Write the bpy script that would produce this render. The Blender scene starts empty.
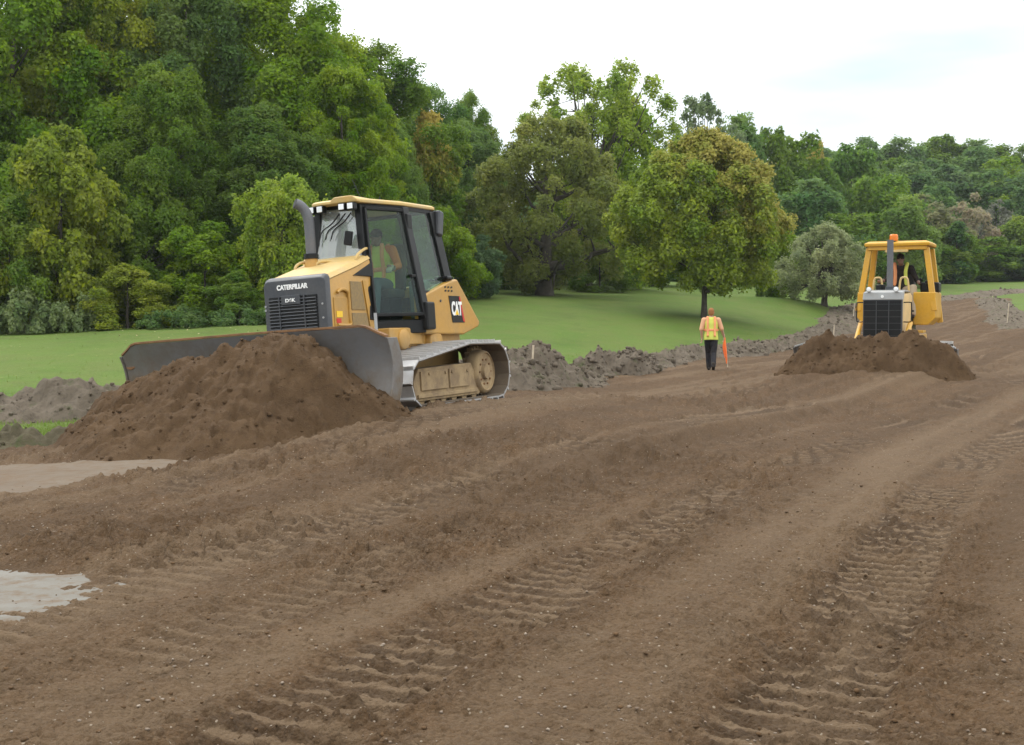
import bpy, bmesh, math, random
import numpy as np
from mathutils import Vector, Matrix, Euler

random.seed(7)
SC = bpy.context.scene
COL = SC.collection
R = math.radians
PI = math.pi

# ------------------------------------------------------------------ camera
F = 1200.0
CAM_H = 1.5
PITCH = math.atan(54.5 / F)
cam_d = bpy.data.cameras.new('camera')
cam = bpy.data.objects.new('camera', cam_d)
COL.objects.link(cam)
cam.location = (0, 0, CAM_H)
cam.rotation_euler = (PI / 2 - PITCH, 0, 0)
cam_d.sensor_width = 36
cam_d.lens = 36 * F / 1024
cam_d.clip_start = 0.1
cam_d.clip_end = 3000
SC.camera = cam
CP, SP = math.cos(PITCH), math.sin(PITCH)


def P(px, py, Y):
    """the world point that stands Y metres ahead at a pixel of the photograph"""
    u, v = (px - 512) / F, (372.5 - py) / F
    t = Y / (CP + v * SP)
    return np.array((u * t, Y, CAM_H + t * (-SP + v * CP)))


# ------------------------------------------------------------------ noise
def _h(*k):
    h = np.zeros(np.broadcast(*k).shape, np.uint32)
    for a, m in zip(k, (374761393, 668265263, 2147483647, 1274126177)):
        h = h + (np.asarray(a).astype(np.int64) & 0xffffffff).astype(np.uint32) * np.uint32(m)
    h = (h ^ (h >> np.uint32(13))) * np.uint32(1274126177)
    h = h ^ (h >> np.uint32(16))
    h = h * np.uint32(2246822519)
    h = h ^ (h >> np.uint32(15))
    return h.astype(np.float64) / 4294967295.0


def vn2(x, y, seed=0):
    xi, yi = np.floor(x), np.floor(y)
    fx, fy = x - xi, y - yi
    fx = fx * fx * fx * (fx * (fx * 6 - 15) + 10)
    fy = fy * fy * fy * (fy * (fy * 6 - 15) + 10)
    xi = xi.astype(np.int64) + seed * 7919
    yi = yi.astype(np.int64) + seed * 104729
    a, b = _h(xi, yi), _h(xi + 1, yi)
    c, d = _h(xi, yi + 1), _h(xi + 1, yi + 1)
    return (a + (b - a) * fx) * (1 - fy) + (c + (d - c) * fx) * fy


def fbm(x, y, octaves=4, seed=0, gain=.5):
    s, a, t = 0, 1, 0
    ca, sa = math.cos(.6), math.sin(.6)
    for i in range(octaves):
        s = s + a * (vn2(x, y, seed + i) - .5)
        t += a
        a *= gain
        x, y = 2.03 * (x * ca - y * sa), 2.03 * (x * sa + y * ca)
    return s / t * 2


def worley(x, y, seed=0):
    """rounded lumps: distance to the nearest scattered point, and that point's random number"""
    xi, yi = np.floor(x).astype(np.int64), np.floor(y).astype(np.int64)
    best, rid = np.full(x.shape, 9.0), np.zeros(x.shape)
    for i in (-1, 0, 1):
        for j in (-1, 0, 1):
            cx, cy = xi + i, yi + j
            a, b = _h(cx + seed * 7919, cy), _h(cx, cy + seed * 5171 + 77)
            d = (cx + a - x) ** 2 + (cy + b - y) ** 2
            m = d < best
            best = np.where(m, d, best)
            rid = np.where(m, (a * 7.31 + b * 3.17) % 1, rid)
    return np.sqrt(best), rid


def lumps(x, y, seed=0, fill=.6):
    d, r = worley(x, y, seed)
    s = np.clip((r - (1 - fill)) / fill, 0, 1)
    q = .25 + .45 * s
    return np.where(s > 0, np.sqrt(np.clip(1 - (d / q) ** 2, 0, 1)) * q, 0)


def sstep(a, b, x):
    t = np.clip((x - a) / (b - a), 0, 1)
    return t * t * (3 - 2 * t)


# ------------------------------------------------------------------ objects
def tag(o, label=None, cat=None, group=None, kind=None):
    if label: o['label'] = label
    if cat: o['category'] = cat
    if group: o['group'] = group
    if kind: o['kind'] = kind
    return o


def empty(name, loc=(0, 0, 0), rot=(0, 0, 0), parent=None):
    o = bpy.data.objects.new(name, None)
    o.empty_display_size = .3
    COL.objects.link(o)
    o.location = loc
    o.rotation_euler = rot
    o.parent = parent
    return o


def link(name, me, mat=None, parent=None, smooth=None, loc=None):
    o = bpy.data.objects.new(name, me)
    COL.objects.link(o)
    if mat:
        me.materials.clear()
        me.materials.append(mat)
    o.parent = parent
    if loc is not None: o.location = loc
    if smooth is not None:
        me.polygons.foreach_set('use_smooth', [True] * len(me.polygons))
        if smooth < 179: me.set_sharp_from_angle(angle=R(smooth))
    return o


def np_mesh(name, verts, faces, attrs=None, smooth=False):
    """faces: (n,k) int array of one polygon size"""
    me = bpy.data.meshes.new(name)
    n, k = faces.shape
    me.vertices.add(len(verts))
    me.vertices.foreach_set('co', np.ascontiguousarray(verts, np.float32).ravel())
    me.loops.add(n * k)
    me.loops.foreach_set('vertex_index', np.ascontiguousarray(faces, np.int32).ravel())
    me.polygons.add(n)
    me.polygons.foreach_set('loop_start', np.arange(0, n * k, k, dtype=np.int32))
    me.polygons.foreach_set('loop_total', np.full(n, k, np.int32))
    if smooth: me.polygons.foreach_set('use_smooth', np.ones(n, bool))
    for a, (dom, val) in (attrs or {}).items():
        at = me.attributes.new(a, 'FLOAT', dom)
        at.data.foreach_set('value', np.ascontiguousarray(val, np.float32).ravel())
    me.update(calc_edges=True)
    return me


def grid_faces(nr, nc):
    i = np.arange(nr * nc).reshape(nr, nc)
    return np.stack([i[:-1, :-1], i[:-1, 1:], i[1:, 1:], i[1:, :-1]], -1).reshape(-1, 4)


class MB:
    """collects shapes for one mesh"""
    def __init__(s):
        s.bm = bmesh.new()

    def box(s, a, b, rot=None, at=None):
        c = [(a[i] + b[i]) / 2 for i in range(3)]
        m = Matrix.Translation(c) @ Matrix.Diagonal((abs(b[0] - a[0]), abs(b[1] - a[1]), abs(b[2] - a[2]), 1))
        if rot is not None:
            p = Matrix.Translation(at if at is not None else c)
            m = p @ Euler(rot).to_matrix().to_4x4() @ p.inverted() @ m
        bmesh.ops.create_cube(s.bm, size=1, matrix=m)
        return s

    def prism(s, poly, v, closed_caps=True):
        """polygon (3d points) swept by vector v"""
        v = Vector(v)
        a = [s.bm.verts.new(p) for p in poly]
        b = [s.bm.verts.new(Vector(p) + v) for p in poly]
        n = len(poly)
        fs = [s.bm.faces.new((a[i], a[(i + 1) % n], b[(i + 1) % n], b[i])) for i in range(n)]
        fs += [s.bm.faces.new(a[::-1]), s.bm.faces.new(b)]
        bmesh.ops.recalc_face_normals(s.bm, faces=fs)
        return s

    def loft(s, rings, caps=True):
        vs = [[s.bm.verts.new(p) for p in r] for r in rings]
        n = len(rings[0])
        fs = []
        for r0, r1 in zip(vs, vs[1:]):
            fs += [s.bm.faces.new((r0[i], r0[(i + 1) % n], r1[(i + 1) % n], r1[i])) for i in range(n)]
        if caps: fs += [s.bm.faces.new(vs[0][::-1]), s.bm.faces.new(vs[-1])]
        bmesh.ops.recalc_face_normals(s.bm, faces=fs)
        return s

    def tube(s, pts, r, n=10, caps=True):
        pts = [Vector(p) for p in pts]
        rr = r if isinstance(r, (list, tuple)) else [r] * len(pts)
        rings = []
        up = None
        for i, p in enumerate(pts):
            t = (pts[min(i + 1, len(pts) - 1)] - pts[max(i - 1, 0)]).normalized()
            if up is None:
                up = t.orthogonal().normalized()
            up = (up - t * up.dot(t)).normalized()
            w = t.cross(up)
            rings.append([p + (up * math.cos(2 * PI * k / n) + w * math.sin(2 * PI * k / n)) * rr[i] for k in range(n)])
        return s.loft(rings, caps)

    def lathe(s, prof, axis='Z', at=(0, 0, 0), n=28):
        """prof: list of (radius, height) along the axis"""
        rings = []
        for r, h in prof:
            ring = []
            for k in range(n):
                a = 2 * PI * k / n
                x, y = r * math.cos(a), r * math.sin(a)
                q = {'Z': (x, y, h), 'X': (h, x, y), 'Y': (y, h, x)}[axis]
                ring.append((at[0] + q[0], at[1] + q[1], at[2] + q[2]))
            rings.append(ring)
        return s.loft(rings)

    def ball(s, c, r, sub=2, sc=(1, 1, 1)):
        m = Matrix.Translation(c) @ Matrix.Diagonal((*sc, 1))
        bmesh.ops.create_icosphere(s.bm, subdivisions=sub, radius=r, matrix=m)
        return s

    def build(s, name, mat, parent=None, bevel=0, smooth=35, seg=2, label=None):
        me = bpy.data.meshes.new(name)
        s.bm.to_mesh(me)
        s.bm.free()
        o = link(name, me, mat, parent, smooth)
        if bevel:
            m = o.modifiers.new('Bevel', 'BEVEL')
            m.width = bevel
            m.segments = seg
            m.limit_method = 'ANGLE'
            m.angle_limit = R(32)
            m.harden_normals = True
        if label: o['label'] = label
        return o


def arc(pts, n=6):
    """rounds a polyline with Catmull-Rom"""
    p = [Vector(a) for a in pts]
    p = [p[0] * 2 - p[1]] + p + [p[-1] * 2 - p[-2]]
    out = []
    for i in range(1, len(p) - 2):
        for k in range(n):
            t = k / n
            a, b, c, d = p[i - 1:i + 3]
            out.append(.5 * ((2 * b) + (c - a) * t + (2 * a - 5 * b + 4 * c - d) * t * t + (3 * b - a - 3 * c + d) * t ** 3))
    out.append(p[-2])
    return out


# ------------------------------------------------------------------ material helpers
class NT:
    def __init__(s, name):
        s.m = bpy.data.materials.new(name)
        s.m.use_nodes = True
        s.t = s.m.node_tree
        s.t.nodes.clear()
        s.out = s.n('ShaderNodeOutputMaterial')

    def n(s, ty, ins=None, **kw):
        nd = s.t.nodes.new(ty)
        for k, v in kw.items(): setattr(nd, k, v)
        for k, v in (ins or {}).items(): s.set(nd, k, v)
        return nd

    def set(s, nd, k, v):
        i = nd.inputs[k]
        if isinstance(v, bpy.types.NodeSocket): s.t.links.new(v, i)
        elif isinstance(v, bpy.types.Node): s.t.links.new(v.outputs[0], i)
        else:
            if i.type == 'RGBA' and len(v) == 3: v = (*v, 1)
            i.default_value = v

    def noise(s, scale, detail=4, rough=.55, vec=None, dist=0):
        return s.n('ShaderNodeTexNoise', {'Scale': scale, 'Detail': detail, 'Roughness': rough, 'Distortion': dist, **({'Vector': vec} if vec else {})}).outputs['Fac']

    def ramp(s, f, a, b):
        return s.n('ShaderNodeMapRange', {0: f, 1: a, 2: b}).outputs[0]

    def mix(s, f, a, b, mode='MIX'):
        nd = s.n('ShaderNodeMix', data_type='RGBA', blend_type=mode)
        s.set(nd, 0, f); s.set(nd, 6, a); s.set(nd, 7, b)
        return nd.outputs[2]

    def math(s, op, a, b=0.0):
        nd = s.n('ShaderNodeMath', operation=op)
        s.set(nd, 0, a); s.set(nd, 1, b)
        return nd.outputs[0]

    def attr(s, name):
        return s.n('ShaderNodeAttribute', attribute_name=name).outputs['Fac']

    def obj(s):
        return s.n('ShaderNodeTexCoord').outputs['Object']

    def pos(s):
        return s.n('ShaderNodeNewGeometry').outputs['Position']

    def bump(s, h, strength, dist=.02):
        return s.n('ShaderNodeBump', {'Height': h, 'Strength': strength, 'Distance': dist}).outputs[0]

    def bsdf(s, col, rough=.6, metal=0.0, normal=None, spec=.5, **kw):
        b = s.n('ShaderNodeBsdfPrincipled', {'Base Color': col, 'Roughness': rough, 'Metallic': metal, 'Specular IOR Level': spec})
        for k, v in kw.items(): s.set(b, k.replace('_', ' '), v)
        if normal is not None: s.set(b, 'Normal', normal)
        s.t.links.new(b.outputs[0], s.out.inputs[0])
        return s.m


def paint(name, col, rough=.45, dirt=.25, metal=0.0, dirtcol=(.2, .14, .085), sc=3.0, low=None, spec=.5):
    """painted or plain surface with dust, scuffs and slightly uneven gloss; LOW: dirt gathers below this height (object z)"""
    t = NT(name)
    co = t.obj()
    n1 = t.noise(sc, 6, .62, co)
    n2 = t.noise(sc * 9, 4, .6, co)
    f = t.math('MULTIPLY', t.ramp(n1, .42, .72), dirt * 1.6)
    f = t.math('ADD', f, t.math('MULTIPLY', t.ramp(n2, .5, .75), dirt * .5))
    if low:
        z = t.n('ShaderNodeSeparateXYZ', {0: t.pos()}).outputs[2]
        zz = t.math('ADD', z, t.math('MULTIPLY', n1, -.5))
        f = t.math('ADD', f, t.math('MULTIPLY', t.ramp(zz, low + .25, low - .45), .65))
    f = t.n('ShaderNodeClamp', {0: f}).outputs[0]
    c = t.mix(f, col, dirtcol)
    c = t.mix(t.ramp(n2, .3, .8), c, t.mix(1.0, c, (1.18, 1.18, 1.18), 'MULTIPLY'))
    r = t.math('ADD', t.math('MULTIPLY', f, .4), rough)
    return t.bsdf(c, r, metal, t.bump(n2, .08, .01), spec)
# look of the scene, tuned against the photograph
EXPOSURE = 0.35
SKY_LOW, SKY_HIGH = 11.5, 21.5
SOIL_A = (.110, .0615, .0280)
SOIL_B = (.126, .0735, .0360)
SOIL_C = (.076, .045, .022)
SOIL_DK = (.044, .027, .014)
SOIL_LT = (.2, .145, .09)
SOIL_DRY_LIT = (.166, .112, .066)  # pale soil tone; on the tread bars it also stands for light
GRASS_A = (.082, .138, .020)
GRASS_B = (.104, .163, .027)
GRASS_C = (.115, .135, .034)
GRASS_D = (.036, .074, .009)
HAZE = .00018
SKY_SHIFT = (0, 0, 0)
# ------------------------------------------------------------------ world, sun, film
w = bpy.data.worlds.new('World')
SC.world = w
w.use_nodes = True
wt = w.node_tree
wt.nodes.clear()
SUN_EL, SUN_AZ = 52, -35       # azimuth from straight ahead (+Y), negative = left
def wn(ty, **kw):
    nd = wt.nodes.new(ty)
    for k, v in kw.items(): setattr(nd, k, v)
    return nd
wo = wn('ShaderNodeOutputWorld')
bg = wn('ShaderNodeBackground')
sky = wn('ShaderNodeTexSky', sky_type='NISHITA', sun_disc=False)
sky.sun_elevation = R(SUN_EL)
sky.sun_rotation = R(SUN_AZ)
tc = wn('ShaderNodeTexCoord')
sep = wn('ShaderNodeSeparateXYZ')
L = wt.links.new
L(tc.outputs['Generated'], sep.inputs[0])
up = wn('ShaderNodeMapRange', interpolation_type='SMOOTHSTEP')       # an overcast sky is brighter overhead than at the horizon
L(sep.outputs[2], up.inputs[0])
up.inputs[1].default_value, up.inputs[2].default_value = -.05, .9
up.inputs[3].default_value, up.inputs[4].default_value = SKY_LOW, SKY_HIGH
mp = wn('ShaderNodeMapping')
mp.inputs['Scale'].default_value = (1.2, 1.2, 6)
mp.inputs['Location'].default_value = SKY_SHIFT
L(tc.outputs['Generated'], mp.inputs[0])
cn = wn('ShaderNodeTexNoise')
cn.inputs['Scale'].default_value = 1.7
cn.inputs['Detail'].default_value = 5
L(mp.outputs[0], cn.inputs['Vector'])
cr = wn('ShaderNodeMapRange')
L(cn.outputs['Fac'], cr.inputs[0])
cr.inputs[1].default_value, cr.inputs[2].default_value = .40, .64
cr.inputs[3].default_value, cr.inputs[4].default_value = 1.04, .86
mu = wn('ShaderNodeMath', operation='MULTIPLY')
L(up.outputs[0], mu.inputs[0]); L(cr.outputs[0], mu.inputs[1])
cl = wn('ShaderNodeMix', data_type='RGBA')
cm = wn('ShaderNodeMapRange')
L(cr.outputs[0], cm.inputs[0])
cm.inputs[1].default_value, cm.inputs[2].default_value = .8, 1.0
L(cm.outputs[0], cl.inputs[0])
cl.inputs[6].default_value = (.72, .87, 1.0, 1); cl.inputs[7].default_value = (1, 1, .985, 1)
vm = wn('ShaderNodeVectorMath', operation='SCALE')
L(cl.outputs[2], vm.inputs[0]); L(mu.outputs[0], vm.inputs['Scale'])
mx = wn('ShaderNodeMix', data_type='RGBA')
mx.inputs[0].default_value = .93                                        # cloud cover
L(sky.outputs[0], mx.inputs[6]); dv = wn('ShaderNodeVectorMath', operation='DOT_PRODUCT')                # a greyer bank of cloud low in the north-east
L(tc.outputs['Generated'], dv.inputs[0]); dv.inputs[1].default_value = (math.sin(R(26)), math.cos(R(26)), 0)
dm = wn('ShaderNodeMapRange', interpolation_type='SMOOTHSTEP')
L(dv.outputs['Value'], dm.inputs[0])
dm.inputs[1].default_value, dm.inputs[2].default_value = .86, .985
dg = wn('ShaderNodeMix', data_type='RGBA')
L(dm.outputs[0], dg.inputs[0])
dg.inputs[6].default_value = (1, 1, 1, 1); dg.inputs[7].default_value = (.72, .755, .785, 1)
dk = wn('ShaderNodeMix', data_type='RGBA', blend_type='MULTIPLY')
dk.inputs[0].default_value = 1
L(vm.outputs[0], dk.inputs[6]); L(dg.outputs[2], dk.inputs[7])
L(dk.outputs[2], mx.inputs[7])
L(mx.outputs[2], bg.inputs[0])
bg.inputs[1].default_value = .1
L(bg.outputs[0], wo.inputs[0])

sl = bpy.data.lights.new('sun', 'SUN')
sl.energy = 1.3
sl.angle = R(28)
sl.color = (1, .96, .9)
so = bpy.data.objects.new('sun', sl)
COL.objects.link(so)
_d = Vector((math.sin(R(SUN_AZ)) * math.cos(R(SUN_EL)), math.cos(R(SUN_AZ)) * math.cos(R(SUN_EL)), math.sin(R(SUN_EL))))
so.rotation_euler = _d.to_track_quat('Z', 'Y').to_euler()
so.location = (0, 0, 60)
vs = SC.view_settings
vs.view_transform = 'Standard'
vs.look = 'None'
vs.exposure = EXPOSURE
vs.gamma = 1
vs.use_curve_mapping = False
SC.cycles.max_bounces = 6
SC.cycles.transparent_max_bounces = 10
SC.cycles.sample_clamp_indirect = 6
SC.cycles.use_denoising = True

# ------------------------------------------------------------------ terrain heights
_ctrl = [(-10, 2, 0), (0, 2, 0), (10, 2, 0), (-20, 0, 0), (20, 0, 0), (0, -12, 0), (-16, -12, 0), (16, -12, 0), (0, 8, 0), (8, 9, 0), (-6, 7, 0), (-4.6, 11, -.02), (3, 12, 0),
         (-.8, 15.4, .17), (-1.2, 18.3, .13), (-3.2, 16.6, .04), (-6, 14.5, -.06), (-12, 14, -.1), (20, 20, 0), (30, 40, .8), (45, 80, 3), (50, 20, .2), (-30, 12, -.1)]
for a in ((60, 430, 17), (60, 400, 23), (60, 330, 45), (230, 323, 46), (300, 330, 40), (490, 296, 66), (560, 296, 72), (560, 330, 50), (600, 352, 44), (705, 318, 60), (700, 291, 88),
          (742, 300, 80), (823, 304, 72), (823, 290, 100), (950, 281, 130), (1024, 279, 135), (950, 299, 96), (1000, 305, 88), (1000, 330, 52), (960, 350, 38),
          (1000, 380, 29), (930, 377, 27), (885, 378.5, 23), (945, 378, 24), (880, 374, 27), (712, 370, 33.5), (800, 351, 48), (842, 335, 60), (853, 321, 71), (640, 391, 28), (540, 411, 21), (780, 402, 22), (1020, 441, 14.7), (520, 385, 27.5), (590, 372, 34)):
    _ctrl.append(tuple(P(*a)))
_ctrl += [(-40, 50, 1.4), (-60, 90, 5), (-20, 90, 4.5), (0, 130, 5.5), (60, 150, 7), (110, 120, 7), (-80, 40, 2), (90, 60, 3), (-120, 150, 8), (140, 200, 8), (0, 200, 6), (-60, 200, 8), (60, 220, 8), (-150, 0, 0), (150, 0, 0)]
_ctrl = np.array(_ctrl, float)


def _tps():
    xy, z = _ctrl[:, :2], _ctrl[:, 2]
    n = len(z)
    d = np.linalg.norm(xy[:, None] - xy[None], axis=2)
    K = np.where(d > 0, d * d * np.log(d + 1e-9), 0) + np.eye(n) * 1.5
    A = np.zeros((n + 3, n + 3))
    A[:n, :n] = K
    A[:n, n] = 1
    A[:n, n + 1:] = xy
    A[n:, :n] = A[:n, n:].T
    return np.linalg.solve(A, np.concatenate([z, [0, 0, 0]]))


_tw = _tps()


def lane(x, y):
    """distance across the strips that the tracks run along"""
    q = np.clip(y, -10, 22) - 4
    return x - (.4 * q + .009 * q * q + np.clip(y - 22, 0, 200) * .72)


def base_z(x, y):
    x, y = np.asarray(x, float), np.asarray(y, float)
    z = _tw[-3] + _tw[-2] * x + _tw[-1] * y
    for (cx, cy, _), k in zip(_ctrl, _tw):
        d2 = (x - cx) ** 2 + (y - cy) ** 2 + 1e-9
        z = z + k * .5 * d2 * np.log(d2)
    far = np.hypot(x, y)
    z = z * (1 - sstep(150, 210, far)) + 7.5 * sstep(150, 210, far)
    hill = sstep(128, 230, y) * 15 * sstep(-30, 60, x) + sstep(60, 140, y) * 6 * sstep(0, -60, x)
    return z + hill - sstep(300, 420, far) * 14


def seg_dist(x, y, poly):
    """signed distance to a closed polygon, negative inside"""
    d = np.full(x.shape, 1e9)
    ins = np.zeros(x.shape, bool)
    for (ax, ay), (bx, by) in zip(poly, poly[1:] + poly[:1]):
        vx, vy = bx - ax, by - ay
        t = np.clip(((x - ax) * vx + (y - ay) * vy) / (vx * vx + vy * vy + 1e-12), 0, 1)
        d = np.minimum(d, (x - ax - vx * t) ** 2 + (y - ay - vy * t) ** 2)
        if ay != by: ins ^= ((ay > y) != (by > y)) & (x < (bx - ax) * (y - ay) / (by - ay) + ax)
    d = np.sqrt(d)
    return np.where(ins, -d, d)


DIRT = [(-70, 9), (-12, 12.6), (-7, 13.5), (-5.6, 15.3), (-4.6, 18.6), (-2.6, 22), (-.3, 26.6), (1.2, 31), (4.2, 39.4), (6.8, 43.6), (11.8, 49), (16.2, 60), (20.3, 72), (24.5, 82),
        (32.8, 92), (37.3, 97), (39.3, 95), (33.2, 80), (29.5, 68), (31, 55), (42, 45), (70, 35), (70, -14), (-70, -14)]
PATH = [(-14, 10.6), (-4.35, 10.5), (-3.6, 11.5), (-2.7, 12.45), (-2.2, 13.05), (-4.4, 12.95), (-5.6, 12.75), (-9, 12.4), (-14, 12.2)]
SLAB = [(-7, 5.95), (-2.9, 6.0), (-2.5, 6.35), (-2.42, 6.95), (-2.95, 7.25), (-3.5, 7.5), (-7, 7.55)]


def dirt_sd(x, y):
    return seg_dist(x, y, DIRT) + .5 * fbm(x * .5, y * .5, 4, 31)


def ground_z(x, y):
    """the surface one stands on (no fine detail)"""
    x, y = np.atleast_1d(np.asarray(x, float)), np.atleast_1d(np.asarray(y, float))
    return base_z(x, y)


def gz(x, y):
    return float(ground_z(x, y)[0])


# lanes: (offset, half width, depth, print strength)
TRACKS = [(.85, .34, .024, 1.2), (-1.0, .34, .019, .9), (-3.35, .36, .024, .9), (-5.9, .34, .02, .8), (2.75, .33, .022, .7), (4.7, .36, .018, .5), (-2.2, .3, .02, .6), (-.1, .3, .014, .4)]


def dirt_surface(x, y):
    """height and the attributes of the bare soil"""
    z = base_z(x, y)
    sd = dirt_sd(x, y)
    c = lane(x, y) + .22 * fbm(x * .16, y * .16, 2, 5)
    along = (y + .45 * x) / math.cos(.38)
    fade_far = 1 - sstep(18, 60, y) * .8
    comp = np.zeros_like(x)
    press = np.zeros_like(x)
    edge = np.zeros_like(x)
    for i, (o, hw, dep, st) in enumerate(TRACKS):
        u = np.abs(c - o) / hw
        m = 1 - sstep(.8, 1.1, u)
        patch = sstep(-.25, .25, fbm(x * .8 + 9 * i, y * .6, 4, 40 + i) * 1.3 + (st - .78) * .8)
        if i == 0: patch = np.maximum(patch, .95 * np.exp(-((y - 4.7) / 1.0) ** 2))
        bar = np.abs(((along + .035 * fbm(x * 1.3, y * 1.3, 2, 60 + i)) / .205) % 1 - .5) * 2
        rag = fbm(x * 5.5, y * 5.5, 3, 70 + i)
        ridge = sstep(.60, .74, bar + .10 * rag)
        dep2 = dep * (.55 + .45 * patch)
        z = z - m * dep2 * (1 - .75 * ridge * patch)
        z = z + .022 * np.exp(-((u - 1.25) / .2) ** 2) * (.5 + .5 * vn2(x * 3, y * 3, 80 + i))
        comp = np.maximum(comp, m * patch * ridge * st)
        press = np.maximum(press, m * patch * (1 - ridge) * st)
        edge = np.maximum(edge, m)
    # long low windrows that the blades left between the tracks
    z = z + .05 * np.exp(-((c + .12) / .42) ** 2) + .07 * np.exp(-((c + 4.5) / .5) ** 2) + .05 * np.exp(-((c - 1.85) / .4) ** 2)
    keep_l = sstep(-7.6, -6.2, c)
    z = z + .15 * keep_l * sstep(-2.55, -3.0, c) * sstep(9, 13, y) * (1 - sstep(24, 40, y))
    z = z + .10 * keep_l * sstep(-4.9, -5.5, c) * sstep(11, 15, y) * (1 - sstep(24, 36, y))
    smooth = np.maximum(np.exp(-((c + .1) / .4) ** 2), np.exp(-((c - 1.9) / .45) ** 2))
    smooth = np.maximum(smooth, .9 * np.exp(-((c + 3.0) / .3) ** 2))
    smooth = smooth * (.6 + .4 * vn2(x * .7, y * .5, 90))
    rough = (1 - .8 * smooth) * (.5 + .9 * sstep(-.3, .5, fbm(x * .5, y * .5, 3, 91)))
    rough = rough * (1 + .6 * sstep(-1.6, -2.6, c)) * (1 - .6 * comp)
    n = .034 * fbm(x * 1.7, y * 1.7, 3, 11) * rough + .02 * fbm(x * 5, y * 5, 3, 14) * rough
    clod = np.clip(fbm(x * 9, y * 9, 3, 17), 0, 1)
    n = n + (.036 * clod * rough + .014 * fbm(x * 16, y * 16, 3, 20) * (.35 + rough)) * fade_far
    xw, yw = x + .03 * fbm(x * 7, y * 7, 2, 27), y + .03 * fbm(x * 7, y * 7, 2, 28)
    n = n + (.034 * lumps(xw * 9, yw * 9, 1, .28) * np.clip(rough, 0, 1.4) + .020 * lumps(xw * 21, yw * 21, 2, .4) * (.3 + np.clip(rough, 0, 1.4)) + .010 * lumps(xw * 44, yw * 44, 3, .55) * (1 - sstep(9, 20, y))) * fade_far
    n = n + .006 * fbm(x * 48, y * 48, 2, 23) * (.3 + rough) * (1 - sstep(6, 18, y))
    ex, ey = 1.098, 2.47
    tq = np.clip(((x + 1.107) * ex + (y - 15.61) * ey) / (ex * ex + ey * ey), 0, 1)
    n = n + .10 * np.exp(-((x + 1.107 - ex * tq) ** 2 + (y - 15.61 - ey * tq) ** 2) / .09) * (1 + .8 * fbm(x * 3, y * 3, 3, 29))
    z = z + n
    z = z + .22 * np.abs(fbm(x * .45, y * .45, 3, 25)) * sstep(30, 45, y) * .6
    streak = fbm(c * 1.1, along * .07, 3, 95) + .6 * fbm(c * 3.1, along * .16, 2, 97)
    return z, sd, comp, press, np.clip(rough, 0, 2), smooth, streak


# ------------------------------------------------------------------ soil sheet
def fan(ys, ts):
    X = ts[None, :] * (ys[:, None] + 3.0)
    Y = np.repeat(ys[:, None], len(ts), 1)
    return X.ravel(), Y.ravel()


ys = [-6.0, -4.5, -3, -1.8, -.8, 0, .7, 1.3, 1.8, 2.2]
while ys[-1] < 104:
    ys.append(ys[-1] + min(max(.007, ys[-1] ** 2 / 1800 * .95), .32))
ys = np.array(ys)
tin = np.arange(-.5, .58, .00105)
ts = np.concatenate([-np.linspace(3.2, .51, 60), tin, np.linspace(.585, 3.2, 60)])
gx, gy = fan(ys, ts)
z, sd, comp, press, rough, smooth, streak = dirt_surface(gx, gy)
sp, ss = seg_dist(gx, gy, PATH), seg_dist(gx, gy, SLAB)
ragp = .10 * fbm(gx * 3, gy * 3, 4, 111)
bz = base_z(gx, gy)
for q_, low in ((sp, .075), (ss, .07)):
    k_ = sstep(.3, -.3, q_ + ragp)
    z = z * (1 - k_) + (bz - low + .12 * (z - bz)) * k_
z = z - np.clip(sd * .35, -.0, .5)
me = np_mesh('ground', np.stack([gx, gy, z], 1), grid_faces(len(ys), len(ts)),
             {'comp': ('POINT', comp), 'press': ('POINT', press), 'rough': ('POINT', rough), 'smooth': ('POINT', smooth), 'streak': ('POINT', streak)}, True)

t = NT('bare_soil')
p = t.pos()
big = t.noise(.35, 4, .6, p)
mid = t.noise(2.6, 6, .65, p)
fine = t.noise(38, 6, .7, p)
grit = t.noise(140, 3, .6, p)
c = t.mix(t.ramp(big, .35, .68), SOIL_A, SOIL_B)
c = t.mix(t.ramp(mid, .35, .7), c, SOIL_C)
c = t.mix(t.math('MULTIPLY', t.ramp(fine, .46, .68), .6), c, SOIL_DK)
v2 = t.n('ShaderNodeTexVoronoi', {'Scale': 55.0, 'Vector': p})
vr = t.n('ShaderNodeSeparateColor', {0: v2.outputs['Color']}).outputs[0]
c = t.mix(t.math('MULTIPLY', t.ramp(vr, .55, 1.0), .45), c, SOIL_DRY_LIT)
c = t.mix(t.math('MULTIPLY', t.ramp(grit, .6, .74), .5), c, SOIL_LT)
lit_bars = t.math('MULTIPLY', t.attr('comp'), t.ramp(mid, .2, .6))
c = t.mix(t.math('MULTIPLY', lit_bars, 1.0), c, SOIL_DRY_LIT)  # packed tread bars coloured paler, with the light on the ridges painted in
c = t.mix(t.math('MULTIPLY', t.attr('smooth'), .35), c, SOIL_DRY_LIT)
c = t.mix(t.math('MULTIPLY', t.attr('press'), .45), c, SOIL_DK)
st_ = t.attr('streak')
c = t.mix(t.math('MULTIPLY', t.ramp(st_, .05, .6), .55), c, SOIL_DRY_LIT)
c = t.mix(t.math('MULTIPLY', t.ramp(st_, -.05, -.6), .5), c, SOIL_C)
vor = t.n('ShaderNodeTexVoronoi', {'Scale': 26.0, 'Vector': p, 'Randomness': 1.0})
peb = t.math('LESS_THAN', vor.outputs['Distance'], .16)
sel = t.math('GREATER_THAN', t.n('ShaderNodeSeparateColor', {0: vor.outputs['Color']}).outputs[0], .8)
c = t.mix(t.math('MULTIPLY', t.math('MULTIPLY', peb, sel), .75), c, (.33, .27, .2))
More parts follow.
